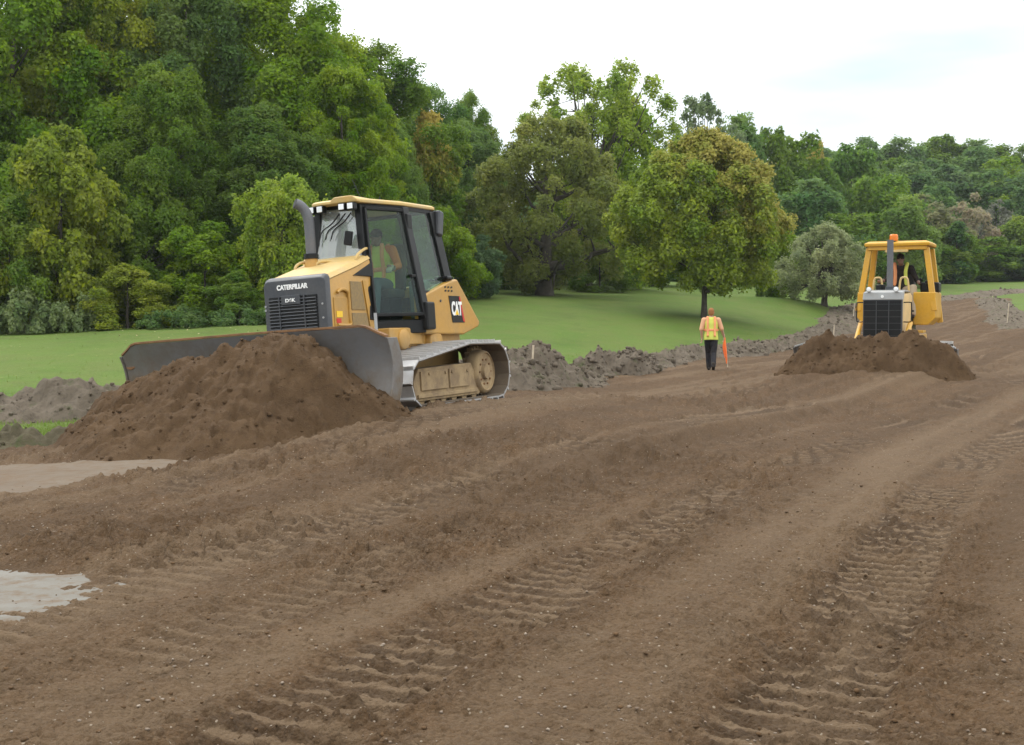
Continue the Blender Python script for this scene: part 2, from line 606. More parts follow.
h = t.math('ADD', t.math('MULTIPLY', fine, .9), t.math('MULTIPLY', grit, .4))
h = t.math('SUBTRACT', h, t.math('MULTIPLY', v2.outputs['Distance'], .7))
SOIL = t.bsdf(c, .95, 0, t.bump(h, .9, .028), .2)
ground = tag(link('ground', me, SOIL), kind='structure')
ground['label'] = 'brown graded soil with crawler track prints'

# ------------------------------------------------------------------ lawn sheet (reaches the horizon)
yl = [-60., -30, -10, 0, 4, 7]
while yl[-1] < 120: yl.append(yl[-1] + max(.16, yl[-1] * .007))
while yl[-1] < 430: yl.append(yl[-1] * 1.05)
yl = np.array(yl)
tl = np.concatenate([-np.linspace(1.5, .62, 30) ** 1.5, np.arange(-.47, .6, .0035), np.linspace(.62, 1.5, 30) ** 1.5])
lx, ly = fan(np.where(yl < 4, 4, yl), tl)
ly = np.repeat(yl[:, None], len(tl), 1).ravel()
lz = base_z(lx, ly)
sd = dirt_sd(lx, ly)
lz = lz - np.clip(-sd * .5, 0, .6) - .02
lz = lz + .05 * fbm(lx * .35, ly * .35, 3, 201) + .02 * fbm(lx * 2.2, ly * 2.2, 3, 202)
me = np_mesh('lawn', np.stack([lx, ly, lz], 1), grid_faces(len(yl), len(tl)), None, True)
t = NT('mown_grass')
p = t.pos()
big = t.noise(.09, 4, .6, p)
mid = t.noise(.8, 5, .65, p)
mp2 = t.n('ShaderNodeMapping', {0: p, 'Scale': (9, 3, 9)})
fine = t.noise(2.2, 6, .7, mp2)
c = t.mix(t.ramp(big, .35, .65), GRASS_A, GRASS_B)
c = t.mix(t.math('MULTIPLY', t.ramp(mid, .42, .7), .8), c, GRASS_C)
c = t.mix(t.math('MULTIPLY', t.ramp(fine, .35, .75), .5), c, GRASS_D)
m3 = t.n('ShaderNodeMapping', {0: p, 'Rotation': (0, 0, .5), 'Scale': (.55, .05, 1)})
row = t.noise(1.0, 3, .5, m3)
c = t.mix(t.math('MULTIPLY', t.ramp(row, .4, .65), .35), c, GRASS_C)
mot = t.noise(.3, 6, .7, p)
c = t.mix(t.math('MULTIPLY', t.ramp(mot, .5, .7), .45), c, GRASS_D)
lf = t.noise(5, 2, .5, p)
c = t.mix(t.math('MULTIPLY', t.ramp(lf, .73, .78), .6), c, (.32, .27, .1))
LAWN = t.bsdf(c, .9, 0, t.bump(fine, .5, .08), .15)
lawn = tag(link('lawn', me, LAWN), kind='structure')
lawn['label'] = 'mown green lawn rising to the trees'


# ------------------------------------------------------------------ old path and slab left showing at the left
def sheet(name, poly, zoff, mat, label, sub=.12):
    xs = np.arange(min(q[0] for q in poly) - .8, max(q[0] for q in poly) + .8, sub)
    yy = np.arange(min(q[1] for q in poly) - .8, max(q[1] for q in poly) + .8, sub)
    X, Y = np.meshgrid(xs, yy)
    x, y = X.ravel(), Y.ravel()
    d = seg_dist(x, y, poly)
    z = base_z(x, y) + zoff - np.clip(d - .35, 0, 1) * .5 + .012 * fbm(x * .8, y * .8, 3, 301)
    o = link(name, np_mesh(name, np.stack([x, y, z], 1), grid_faces(len(yy), len(xs)), None, True), mat)
    tag(o, label, kind='structure')
    return o


def pale(name, a, b, cc):
    t = NT(name)
    p = t.pos()
    n1, n2 = t.noise(.9, 6, .65, p), t.noise(9, 5, .7, p)
    n3 = t.noise(60, 3, .6, p)
    m = t.n('ShaderNodeMapping', {0: p, 'Scale': (.5, 2.4, 1), 'Rotation': (0, 0, -.35)})
    n4 = t.noise(1.6, 5, .6, m)
    c = t.mix(t.ramp(n1, .35, .65), a, b)
    c = t.mix(t.math('MULTIPLY', t.ramp(n4, .45, .7), .55), c, cc)
    c = t.mix(t.math('MULTIPLY', t.ramp(n2, .46, .7), .65), c, SOIL_B)
    c = t.mix(t.math('MULTIPLY', t.ramp(n3, .55, .7), .3), c, (.16, .13, .1))
    return t.bsdf(c, .92, 0, t.bump(n3, .3, .01), .05)


sheet('path', PATH, -.03, pale('packed_tan_gravel', (.14, .110, .083), (.165, .135, .104), (.12, .093, .067)), 'old packed tan gravel path at the foot of the soil heap')
sheet('path', SLAB, -.03, pale('pale_concrete', (.165, .152, .130), (.18, .168, .146), (.24, .23, .21)), 'pale grey concrete patch left bare in the soil')


# ------------------------------------------------------------------ loose clods and stones on the soil
def scatter_lumps(name, n, size, seed, mat, yr, crange, label, sink=.3, power=2.0):
    g = np.random.default_rng(seed)
    yv = yr[0] + (yr[1] - yr[0]) * g.random(n) ** power
    xv = (g.random(n) * 1.16 - .54) * (yv + 2)
    s = size[0] * (size[1] / size[0]) ** (g.random(n) ** 2.2)
    keep = (fbm(xv * .6, yv * .6, 3, seed) + g.random(n) * .9 - .45 > -.15) & (seg_dist(xv, yv, PATH) > -.1) & (seg_dist(xv, yv, SLAB) > -.05) & (dirt_sd(xv, yv) < -.3)
    keep &= (lane(xv, yv) > crange[0]) & (lane(xv, yv) < crange[1])
    xv, yv, s = xv[keep], yv[keep], s[keep]
    zv = dirt_surface(xv, yv)[0]
    bm = bmesh.new()
    bmesh.ops.create_icosphere(bm, subdivisions=1, radius=1)
    bv = np.array([v.co[:] for v in bm.verts])
    bf = np.array([[v.index for v in f.verts] for f in bm.faces])
    bm.free()
    k, m = len(xv), len(bv)
    jit = 1 + (g.random((k, m)) - .5) * .75
    V = bv[None] * jit[..., None] * s[:, None, None]
    sx = g.uniform(.7, 1.5, (k, 1))
    V[..., 0] *= sx
    V[..., 2] *= g.uniform(.45, .85, (k, 1))
    a = g.random(k) * 6.283
    ca, sa = np.cos(a)[:, None], np.sin(a)[:, None]
    x, y = V[..., 0] * ca - V[..., 1] * sa, V[..., 0] * sa + V[..., 1] * ca
    V = np.stack([x + xv[:, None], y + yv[:, None], V[..., 2] + (zv + s * sink)[:, None]], -1).reshape(-1, 3)
    Fc = (bf[None] + (np.arange(k) * m)[:, None, None]).reshape(-1, 3)
    tint = np.repeat(g.random(k), len(bf))
    o = link(name, np_mesh(name, V, Fc, {'tint': ('FACE', tint)}, True), mat)
    return tag(o, label, kind='stuff')


def lump_mat(name, a, b):
    t = NT(name)
    p = t.pos()
    n = t.noise(45, 4, .65, p)
    c = t.mix(t.attr('tint'), a, b)
    c = t.mix(t.math('MULTIPLY', t.ramp(n, .4, .7), .4), c, SOIL_DK)
    return t.bsdf(c, .95, 0, t.bump(n, .5, .01), .2)


CLOD = lump_mat('soil_clod', SOIL_C, SOIL_B)
STONE = lump_mat('small_stone', (.17, .12, .085), (.34, .28, .22))
scatter_lumps('soil_clods', 9000, (.004, .015), 3, CLOD, (3.2, 26), (-30, 30), 'loose brown clods over the graded soil', .0)
scatter_lumps('gravel', 7000, (.003, .009), 4, STONE, (3.2, 20), (-30, 30), 'small pale stones in the graded soil', .5)
# ------------------------------------------------------------------ trees
def leaf_mat(name, trans=.45, autumn=None):
    """leaf colour = the object's own colour, a little different per leaf and per clump; AUTUMN: (colour, z0, z1) turning leaves from z0 up"""
    t = NT(name)
    oi = t.n('ShaderNodeObjectInfo')
    base = oi.outputs['Color']
    tint, leaf = t.attr('tint'), t.attr('leaf')
    hsv = t.n('ShaderNodeHueSaturation', {'Color': base, 'Hue': t.math('ADD', t.math('MULTIPLY', tint, -.045), .522),
                                          'Saturation': t.math('ADD', t.math('MULTIPLY', leaf, .25), .92),
                                          'Value': t.math('ADD', t.math('MULTIPLY', leaf, .42), t.math('ADD', t.math('MULTIPLY', tint, .85), 1.42))})
    c = hsv.outputs[0]
    if autumn:
        col, turn = autumn, t.attr('turn')
        f = t.ramp(t.math('ADD', turn, t.math('MULTIPLY', leaf, .25)), .35, 1.0)
        c = t.mix(f, c, col)
    d = t.n('ShaderNodeBsdfPrincipled', {'Base Color': c, 'Roughness': .55, 'Specular IOR Level': .1})
    tr = t.n('ShaderNodeBsdfTranslucent', {'Color': t.mix(.5, c, (.16, .2, .02), 'ADD')})
    m = t.n('ShaderNodeMixShader', {0: trans, 1: d.outputs[0], 2: tr.outputs[0]})
    t.t.links.new(m.outputs[0], t.out.inputs[0])
    return t.m


LEAF = leaf_mat('leaves')
LEAF_TURN = leaf_mat('turning_leaves', .35, (.36, .315, .08))
LEAF_GOLD = leaf_mat('golden_leaves', .35, (.44, .34, .075))
BARK = paint('bark', (.075, .062, .05), .9, .5, 0, (.035, .03, .024), 4)


def _tubes(paths, n=6):
    """many tapered tubes into one vertex / face list; a path is (points, radii)"""
    V, Fc, k = [], [], 0
    ang = np.arange(n) * 2 * PI / n
    for pts, rad in paths:
        pts = np.asarray(pts, float)
        tg = np.gradient(pts, axis=0)
        tg /= np.linalg.norm(tg, axis=1)[:, None] + 1e-9
        ref = np.where(np.abs(tg[:, 2:3]) > .9, np.array([[1., 0, 0]]), np.array([[0, 0, 1.]]))
        u = np.cross(tg, ref)
        u /= np.linalg.norm(u, axis=1)[:, None] + 1e-9
        v = np.cross(tg, u)
        ring = pts[:, None] + (u[:, None] * np.cos(ang)[None, :, None] + v[:, None] * np.sin(ang)[None, :, None]) * np.asarray(rad)[:, None, None]
        V.append(ring.reshape(-1, 3))
        m = len(pts)
        i = np.arange(m * n).reshape(m, n) + k
        j = np.roll(i, -1, 1)
        Fc.append(np.stack([i[:-1], j[:-1], j[1:], i[1:]], -1).reshape(-1, 4))
        k += m * n
    return np.concatenate(V), np.concatenate(Fc)


def tree_mesh(seed, H, rad, z0, prof, clumps, rc, leaves, leaf, fill=.45, lean=(0, 0), limbs=14, trunk_r=.25, split=None, flat=.95, droop=.35, jit=.5, turn=None, gap=0.0, up=.3):
    """one tree: trunk mesh and crown mesh. prof: crown radius factor at heights 0..1 between z0 and H"""
    g = np.random.default_rng(seed)
    tt, rr = np.array([q[0] for q in prof]), np.array([q[1] for q in prof])
    # clump centres through the outer part of the crown's volume
    cs = []
    lob = g.uniform(.72, 1.18, 24)
    while len(cs) < clumps:
        t_ = g.random()
        r_ = np.interp(t_, tt, rr)
        if g.random() > r_ + .15: continue
        a = g.random() * 2 * PI
        lo = lob[int(a / (2 * PI) * 8) % 8 + 8 * min(2, int(t_ * 3))]
        q = math.sqrt(g.uniform(fill ** 2, 1))
        rho = rad * r_ * lo * q
        cs.append((rho * math.cos(a) + lean[0] * t_, rho * math.sin(a) + lean[1] * t_, z0 + (H - z0) * t_ - droop * q * q * rad * .2, q))
    cs = np.array(cs)
    crad = rc * g.uniform(.55, 1.3, clumps) * (1.15 - .35 * cs[:, 3])
    if gap: crad *= np.where(g.random(clumps) < gap, .45, 1)
    ct = np.clip(g.normal(.5, .24, clumps), 0, 1)
    wgt = crad ** 2
    k = g.choice(clumps, leaves, p=wgt / wgt.sum())
    u = g.normal(size=(leaves, 3))
    u[:, 2] += .5
    out = cs[k, :3] - np.array([0, 0, z0 + (H - z0) * .45])
    out /= np.linalg.norm(out, axis=1)[:, None] + 1e-9
    u += out * .55
    u /= np.linalg.norm(u, axis=1)[:, None]
    rad_ = crad[k] * np.where(g.random(leaves) < .12, g.uniform(.2, 1.3, leaves), .35 + .72 * g.random(leaves) ** .6) * (1 + .3 * np.sin(5 * u[:, 0] + k) * np.sin(4 * u[:, 1] + 2 * k))
    pos = cs[k, :3] + u * rad_[:, None] * np.array([1, 1, flat])
    nrm = u * .55 + np.array([0, 0, up]) + g.normal(size=(leaves, 3)) * .45
    nrm /= np.linalg.norm(nrm, axis=1)[:, None]
    tg = np.cross(nrm, g.normal(size=(leaves, 3)))
    tg /= np.linalg.norm(tg, axis=1)[:, None] + 1e-9
    bt = np.cross(nrm, tg)
    s = leaf * g.uniform(.65, 1.3, leaves)[:, None]
    V = np.stack([pos + tg * s, pos + bt * s * .62, pos - tg * s * .9, pos - bt * s * .62], 1).reshape(-1, 3)
    V[:, 2] = np.maximum(V[:, 2], .03)
    Fc = np.arange(leaves * 4).reshape(-1, 4)
    at = {'tint': ('FACE', np.clip(ct[k] + g.normal(0, .1, leaves), 0, 1)), 'leaf': ('FACE', g.random(leaves))}
    if turn: at['turn'] = ('FACE', turn(pos / np.array([rad, rad, H]), g.random(leaves), ct[k]))
    crown = np_mesh('crown', V, Fc, at)
    # trunk and limbs
    paths = []
    top = z0 + (H - z0) * .8
    n = 9
    zz = np.linspace(-.25, top, n)
    wob = np.cumsum(g.normal(0, .05 * H / 12, (n, 2)), 0)
    tx = np.stack([wob[:, 0] + lean[0] * (zz / H), wob[:, 1] + lean[1] * (zz / H), zz], 1)
    tx[0, :2] = tx[1, :2]
    tr = trunk_r * (1 - .85 * (zz + .25) / (top + .25)) * np.where(zz < .2, 1.35, 1)
    paths.append((tx, tr))
    order = g.permutation(clumps)[:limbs]
    for c in order:
        e = cs[c, :3]
        hz = np.clip(e[2] - g.uniform(.25, .6) * np.hypot(*e[:2]) - .4, max(.5, z0 * .8), top * .9) if split is None else g.uniform(*split)
        st = np.array([np.interp(hz, zz, tx[:, 0]), np.interp(hz, zz, tx[:, 1]), hz])
        r0 = np.interp(hz, zz, tr) * g.uniform(.45, .75)
        m = 6
        s_ = np.linspace(0, 1, m)[:, None]
        mid = (st + e) / 2 + np.array([0, 0, -.12 * np.linalg.norm(e - st)]) * (1 if split is None else -.6)
        pth = (1 - s_) ** 2 * st + 2 * s_ * (1 - s_) * mid + s_ ** 2 * e + np.concatenate([np.zeros((1, 3)), g.normal(0, .07, (m - 1, 3))])
        paths.append((pth, r0 * (1 - .85 * s_[:, 0])))
        for _ in range(2):
            j = g.integers(2, m - 1)
            d = g.normal(size=3) * rc * .8 + np.array([0, 0, rc * .3])
            q = np.linspace(0, 1, 4)[:, None]
            paths.append((pth[j] + d * q, r0 * .35 * (1 - .7 * q[:, 0])))
    V, Fc = _tubes(paths)
    trunk = np_mesh('trunk', V, Fc, None, True)
    return trunk, crown


BROAD = [(0, .35), (.12, .8), (.3, 1), (.55, .97), (.75, .78), (.9, .48), (1, .15)]
TALL = [(0, .5), (.15, .8), (.4, 1), (.65, .85), (.85, .55), (1, .2)]
ROUND = [(0, .45), (.1, .8), (.25, .98), (.4, 1), (.6, .88), (.8, .6), (.92, .35), (1, .12)]
BUSH = [(0, .9), (.2, 1), (.5, .9), (.8, .55), (1, .2)]
SPIRE = [(0, .8), (.2, 1), (.5, .7), (.8, .35), (1, .06)]
VASE = [(0, .3), (.2, .55), (.5, .9), (.75, 1), (.9, .75), (1, .35)]

PROTO = {}


def proto(key, **kw):
    PROTO[key] = tree_mesh(**kw)


# near wood (about 20 px per metre)
proto('broad1', seed=11, H=15, rad=4.6, z0=1.2, prof=BROAD, clumps=170, rc=.95, leaves=150000, leaf=.088)
proto('broad2', seed=12, H=15, rad=4.4, z0=1.0, prof=TALL, clumps=220, rc=.8, leaves=150000, leaf=.085, fill=.5)
proto('broad3', seed=13, H=15, rad=4.8, z0=2.0, prof=ROUND, clumps=150, rc=1.05, leaves=150000, leaf=.088)
proto('bush1', seed=21, H=5, rad=2.3, z0=.2, prof=BUSH, clumps=80, rc=.55, leaves=42000, leaf=.072, limbs=8, trunk_r=.09)
proto('bush2', seed=22, H=5, rad=2.2, z0=.2, prof=BROAD, clumps=95, rc=.45, leaves=44000, leaf=.07, limbs=8, trunk_r=.09, jit=.8)
proto('willow', seed=23, H=5, rad=2.0, z0=.2, prof=VASE, clumps=110, rc=.4, leaves=44000, leaf=.065, limbs=14, trunk_r=.07, flat=1.5, up=.2)
proto('weed', seed=24, H=1.3, rad=1.6, z0=.05, prof=BUSH, clumps=60, rc=.3, leaves=7000, leaf=.075, limbs=6, trunk_r=.02, flat=1.3, up=.3)
# single trees of the middle distance
proto('maple', seed=31, H=10.2, rad=4.75, z0=1.9, prof=ROUND, clumps=260, rc=.74, leaves=130000, leaf=.098, limbs=20, trunk_r=.17, fill=.62, droop=.2,
      turn=lambda q, r, ct: np.clip((q[:, 2] - .50) * 1.9 + q[:, 0] * .5 + (r - .5) * .5 + (ct - .5) * .9, 0, 1))
proto('dark_spread', seed=32, H=11, rad=5.2, z0=1.1, prof=BROAD, clumps=200, rc=.8, leaves=80000, leaf=.1, limbs=26, trunk_r=.5, droop=.7, fill=.45)
proto('open_tall', seed=33, H=14.5, rad=5.0, z0=2.2, prof=[(0, .5), (.3, .75), (.6, 1), (.85, .85), (1, .6)], clumps=260, rc=.62, leaves=52000, leaf=.1, limbs=70, trunk_r=.3, split=(3, 8), gap=.4, fill=.15, flat=1.35, droop=0)
proto('sparse', seed=34, H=13, rad=4, z0=4, prof=VASE, clumps=120, rc=.6, leaves=13000, leaf=.13, limbs=60, trunk_r=.28, split=(3, 7), gap=.3, fill=.2)
proto('grey_apple', seed=35, H=5.6, rad=3.6, z0=.9, prof=ROUND, clumps=140, rc=.55, leaves=30000, leaf=.085, limbs=50, trunk_r=.24, split=(1, 2.2), droop=.8, fill=.4)
proto('gold', seed=36, H=11, rad=3.0, z0=1, prof=TALL, clumps=70, rc=.85, leaves=30000, leaf=.15,
      turn=lambda q, r, ct: np.clip((q[:, 2] - .45) * 1.7 + (r - .5) * .5, 0, 1))
# far hillside
proto('far1', seed=41, H=13, rad=4.8, z0=.6, prof=BROAD, clumps=60, rc=1.5, leaves=24000, leaf=.22, limbs=5)
proto('far2', seed=42, H=13, rad=4.4, z0=.6, prof=ROUND, clumps=70, rc=1.3, leaves=24000, leaf=.22, limbs=5)
proto('far3', seed=43, H=13, rad=4.6, z0=.5, prof=TALL, clumps=60, rc=1.4, leaves=24000, leaf=.22, limbs=5)
proto('far_spire', seed=44, H=13, rad=3.0, z0=.5, prof=SPIRE, clumps=80, rc=.9, leaves=10000, leaf=.3, limbs=4)
proto('far_bare', seed=45, H=12, rad=4.4, z0=1, prof=ROUND, clumps=80, rc=1.0, leaves=7000, leaf=.24, limbs=60, split=(1.5, 4))
PH = {'broad1': 15, 'broad2': 15, 'broad3': 15, 'bush1': 5, 'bush2': 5, 'willow': 5, 'weed': 1.3, 'maple': 10.2, 'dark_spread': 11, 'open_tall': 14.5, 'sparse': 13, 'grey_apple': 5.6, 'gold': 11,
      'far1': 13, 'far2': 13, 'far3': 13, 'far_spire': 13, 'far_bare': 12}
PR = {'broad1': 4.6, 'broad2': 4.4, 'broad3': 4.8, 'bush1': 2.3, 'bush2': 2.2, 'willow': 2, 'weed': 1.6, 'maple': 4.75, 'dark_spread': 5.2, 'open_tall': 5.2, 'sparse': 4, 'grey_apple': 3.6, 'gold': 3,
      'far1': 4.8, 'far2': 4.4, 'far3': 4.6, 'far_spire': 3, 'far_bare': 4.4}


def tree(key, px, top, wide, d, col, label, cat='tree', name='tree', group=None, rz=0.0, mat=None, base=None):
    """stands a tree D metres ahead, as tall and wide as it looks in the photograph"""
    x = (px - 512) / F * d
    zg = gz(x, d) if base is None else base
    h = P(px, top, d)[2] - zg
    wv = wide / F * d / 2
    r = empty(name, (x, d, zg - .05), (0, 0, rz))
    s = h / PH[key]
    sx = wv / (PR[key] + .4)
    r.scale = (sx, sx, s)
    trunk, crown = PROTO[key]
    for part, me, m in (('trunk', trunk, BARK), ('crown', crown, mat or LEAF)):
        if not me.materials: me.materials.append(m)
        o = bpy.data.objects.new(part, me)
        COL.objects.link(o)
        o.parent = r
        if part == 'crown':
            o.color = (*col, 1)
            if o.material_slots[0].material is not m:
                o.material_slots[0].link = 'OBJECT'
                o.material_slots[0].material = m
    return tag(r, label, cat, group)


G_MID, G_DARK, G_OLIVE, G_LIME, G_BRIGHT = (.080, .124, .015), (.056, .092, .016), (.108, .130, .022), (.122, .160, .028), (.084, .130, .018)
G_BLUE, G_BROWN, G_GREY, G_YEL = (.054, .094, .032), (.085, .096, .028), (.13, .145, .08), (.16, .19, .04)
# --- the wood at the left: small trees and shrubs along the lawn
WOOD = 'trees of the wood on the left'
EDGE = 'shrubs along the edge of the wood'
tree('bush2', 62, 128, 165, 46, G_OLIVE, 'yellowish green small tree at the far left lawn edge', 'tree', 'small_tree', EDGE, 1)
tree('bush1', 12, 205, 130, 45, (.07, .105, .02), 'low olive shrub cut off by the left picture edge', 'shrub', 'shrub', EDGE, 2)
tree('bush1', 148, 175, 130, 49, G_DARK, 'dark green shrub between the yellowish small tree and the rounded bush', 'shrub', 'shrub', EDGE, 3)
tree('bush1', 128, 268, 118, 44.5, G_OLIVE, 'low spreading olive bush overhanging the lawn', 'shrub', 'shrub', EDGE, 4)
tree('bush2', 205, 222, 130, 47, G_MID, 'rounded mid green bush left of the lime green willow', 'shrub', 'shrub', EDGE, .4)
tree('willow', 282, 186, 118, 46.5, G_LIME, 'upright lime green willow bush behind the exhaust pipe of the near bulldozer', 'shrub', 'willow_bush', EDGE, .7)
tree('bush2', 336, 205, 110, 49, G_MID, 'mid green bush behind the cab of the near bulldozer', 'shrub', 'shrub', EDGE, 5)
tree('bush1', 235, 275, 90, 45, G_DARK, 'dark low bush at the lawn edge beside the near bulldozer hood', 'shrub', 'shrub', EDGE, 1.3)
for i, (px, top, wd, lb) in enumerate(((25, 292, 95, 'grey green weed clump at the far left foot of the wood'), (78, 296, 80, 'pale weed clump under the yellowish small tree'),
                                       (172, 306, 90, 'thin weeds on the lawn edge under the rounded bush'), (240, 304, 80, 'weeds on the lawn edge left of the near bulldozer hood'))):
    tree('weed', px, top, wd, 43.6, (.085, .11, .05) if i < 2 else (.05, .085, .03), lb, 'weeds', 'weed_clump', EDGE, i)
# --- tall trees behind them
tree('broad1', 20, -95, 260, 54, G_BRIGHT, 'tall bright green tree at the far left of the wood', group=WOOD, rz=.3)
tree('broad2', 105, -70, 200, 57, G_OLIVE, 'tall olive tree second from the left in the wood', group=WOOD, rz=1.3)
tree('broad3', 168, 70, 165, 52, G_DARK, 'dark green tree filling the middle of the wood above the shrubs', group=WOOD, rz=2.3)
tree('broad2', 190, -60, 210, 58, (.058, .09, .028), 'tall grey green tree with feathery top in the wood', group=WOOD, rz=3.3)
tree('broad3', 290, -22, 235, 60, G_MID, 'tallest broad maple at the right shoulder of the wood', group=WOOD, rz=.8)
tree('broad1', 262, 112, 170, 53, (.052, .085, .02), 'mid green tree in the wood just above the willow bush', group=WOOD, rz=4.1)
tree('broad2', 345, 70, 140, 56, G_MID, 'rounded green tree behind the roof of the near bulldozer', group=WOOD, rz=5)
tree('broad1', 385, 118, 100, 60, (.062, .10, .026), 'pale green tree at the right end of the wood beside the golden tree', group=WOOD, rz=2)
for i, (px, top, d) in enumerate(((-70, -60, 58), (60, -40, 66), (140, -50, 68), (235, -40, 70), (330, 40, 70), (370, 45, 68), (-40, 60, 50))):
    tree('broad%d' % (i % 3 + 1), px, top, 200, d, G_DARK, 'dark tree deep in the wood behind the front row', group='trees deep in the wood', rz=i * 1.1)
# --- middle
tree('broad3', 437, 88, 135, 84, (.05, .09, .025), 'mid green tree top rising behind the golden tree', rz=.2)
tree('broad3', 474, 94, 80, 92, G_DARK, 'dark tree top on the skyline between the wood and the tall pale tree', rz=.5)
tree('broad1', 470, 130, 110, 80, (.055, .09, .028), 'soft green tree left of the dark spreading tree', rz=1.2)
tree('gold', 432, 118, 68, 68, (.085, .12, .02), 'tree with orange golden top behind the near bulldozer cab', 'tree', 'golden_tree', None, .5, LEAF_GOLD)
tree('bush1', 440, 215, 100, 62, G_MID, 'green bush right of the near bulldozer cab', 'shrub', 'shrub', None, 2.2)
tree('bush2', 478, 235, 70, 64, (.05, .08, .04), 'bluish green low bush behind the near bulldozer tail', 'shrub', 'shrub', None, .2)
tree('dark_spread', 548, 112, 185, 72, G_BROWN, 'dark brownish spreading tree with thick forked trunk on the lawn', rz=.6)
tree('open_tall', 588, 74, 180, 84, G_LIME, 'tall thin pale yellow green tree with sky showing through its top', rz=.9)
tree('far1', 625, 100, 90, 86, (.10, .15, .02), 'bright yellow green tree top left of the round maple', rz=2.9)
tree('far2', 560, 200, 110, 92, G_DARK, 'dark green tree in the shade behind the forked trunk', rz=3)
tree('bush1', 600, 238, 80, 80, G_DARK, 'dark low bush right of the forked trunk', 'shrub', 'shrub', None, 1.9)
tree('bush2', 505, 245, 60, 80, G_DARK, 'dark low bush left of the forked trunk', 'shrub', 'shrub', None, 2.9)
tree('far2', 640, 200, 110, 95, G_DARK, 'dark green tree low behind the left side of the round maple', rz=3.7)
tree('sparse', 700, 100, 95, 108, (.07, .095, .05), 'sparse grey green tree with open top above the round maple', rz=.4)
tree('maple', 702, 136, 188, 60, (.112, .142, .024), 'round maple with golden brown top standing alone on the lawn', 'tree', 'maple_tree', None, .2, LEAF_TURN)
tree('bush2', 770, 215, 78, 78, G_MID, 'smaller green tree half hidden behind the right side of the round maple', rz=.1)
tree('grey_apple', 824, 221, 112, 72, G_GREY, 'low wide grey green apple tree beside the canopy bulldozer', 'tree', 'apple_tree', None, .3)
# --- behind the lawn at the right
HILL = 'trees on the wooded hillside'
hz = [('far1', 735, 132, 90, 120, (.05, .09, .026), 'mid green tree right behind the top of the round maple'),
      ('far3', 768, 134, 74, 122, G_DARK, 'dark tall tree on the skyline right of the round maple'),
      ('far2', 800, 138, 80, 124, G_DARK, 'dark tree left of the small orange tree on the skyline'),
      ('gold', 815, 146, 34, 150, (.09, .12, .03), 'small orange autumn tree on the skyline'),
      ('far1', 805, 190, 100, 108, (.045, .085, .03), 'bluish green tree above the apple tree'),
      ('far3', 850, 150, 90, 126, (.055, .1, .024), 'tall mid green tree behind the apple tree'),
      ('far2', 880, 178, 90, 118, (.07, .115, .022), 'yellow green tree left above the canopy bulldozer'),
      ('far1', 905, 205, 70, 112, (.075, .115, .03), 'light green tree right behind the canopy of the far bulldozer'),
      ('far2', 845, 215, 80, 104, G_DARK, 'dark green tree low behind the apple tree crown'),
      ('far_bare', 925, 196, 86, 128, (.09, .09, .05), 'brownish thin tree above the canopy bulldozer'),
      ('far_bare', 968, 195, 64, 132, (.14, .115, .085), 'pinkish grey nearly bare tree on the hillside'),
      ('far_bare', 995, 200, 50, 150, (.10, .10, .085), 'grey thin tree right of the pinkish bare tree'),
      ('far1', 945, 232, 80, 124, G_DARK, 'dark hedge tree right of the canopy bulldozer at the lawn edge'),
      ('far2', 985, 238, 80, 128, G_DARK, 'dark hedge tree under the pinkish bare tree'),
      ('far1', 1020, 222, 70, 132, (.075, .11, .02), 'yellowish green tree at the right picture edge'),
      ('far2', 1022, 246, 80, 128, (.03, .06, .018), 'dark hedge tree at the right picture edge'),
      ('far_spire', 1008, 180, 50, 165, (.02, .045, .02), 'dark conifer on the hillside at the right'),
      ('far1', 900, 146, 80, 190, G_BLUE, 'tree crown on the skyline left of the hilltop'),
      ('far2', 862, 140, 70, 185, G_BLUE, 'rounded tree crown where the skyline starts to rise'),
      ('far3', 935, 139, 80, 195, G_DARK, 'highest tree crown on the hilltop'),
      ('far1', 975, 147, 80, 192, G_BLUE, 'broad tree crown right of the hilltop'),
      ('far2', 1012, 146, 80, 190, G_DARK, 'dark tree crown on the skyline at the right edge'),
      ('far3', 945, 168, 85, 165, (.05, .085, .035), 'pale green tree in the middle of the hillside'),
      ('far1', 905, 172, 80, 160, (.045, .08, .028), 'mid green tree on the hillside above the brownish thin tree'),
      ('far2', 985, 172, 80, 162, G_BLUE, 'bluish green tree on the hillside above the pinkish bare tree'),
      ('far1', 1030, 178, 80, 160, (.045, .08, .03), 'green tree on the hillside cut by the right picture edge'),
      ('far_spire', 955, 222, 44, 122, (.028, .06, .02), 'dark pointed shrub above the hedge'),
      ('far2', 690, 180, 90, 118, G_DARK, 'dark tree behind the middle of the round maple')]
for i, (k, px, top, wd, d, c_, lb) in enumerate(hz):
    tree(k, px, top, wd, d, c_, lb, group=HILL, rz=i * 1.7, mat=LEAF_GOLD if k == 'gold' else None)
g_ = np.random.default_rng(5)
for i in range(46):
    d = 135 + 75 * (i / 46)
    px = g_.uniform(640, 1090) if i % 3 else g_.uniform(470, 700)
    x = (px - 512) / F * d
    top = 318 - (gz(x, d) + g_.uniform(9, 12.5) - CAM_H) * F / d
    c_ = [G_DARK, G_BLUE, G_MID, (.045, .08, .03)][i % 4]
    tree('far%d' % (i % 3 + 1), px, max(top, 150), 70, d, c_, 'green tree crown filling the wooded hillside between the others', group='crowns filling the wooded hillside', rz=i)
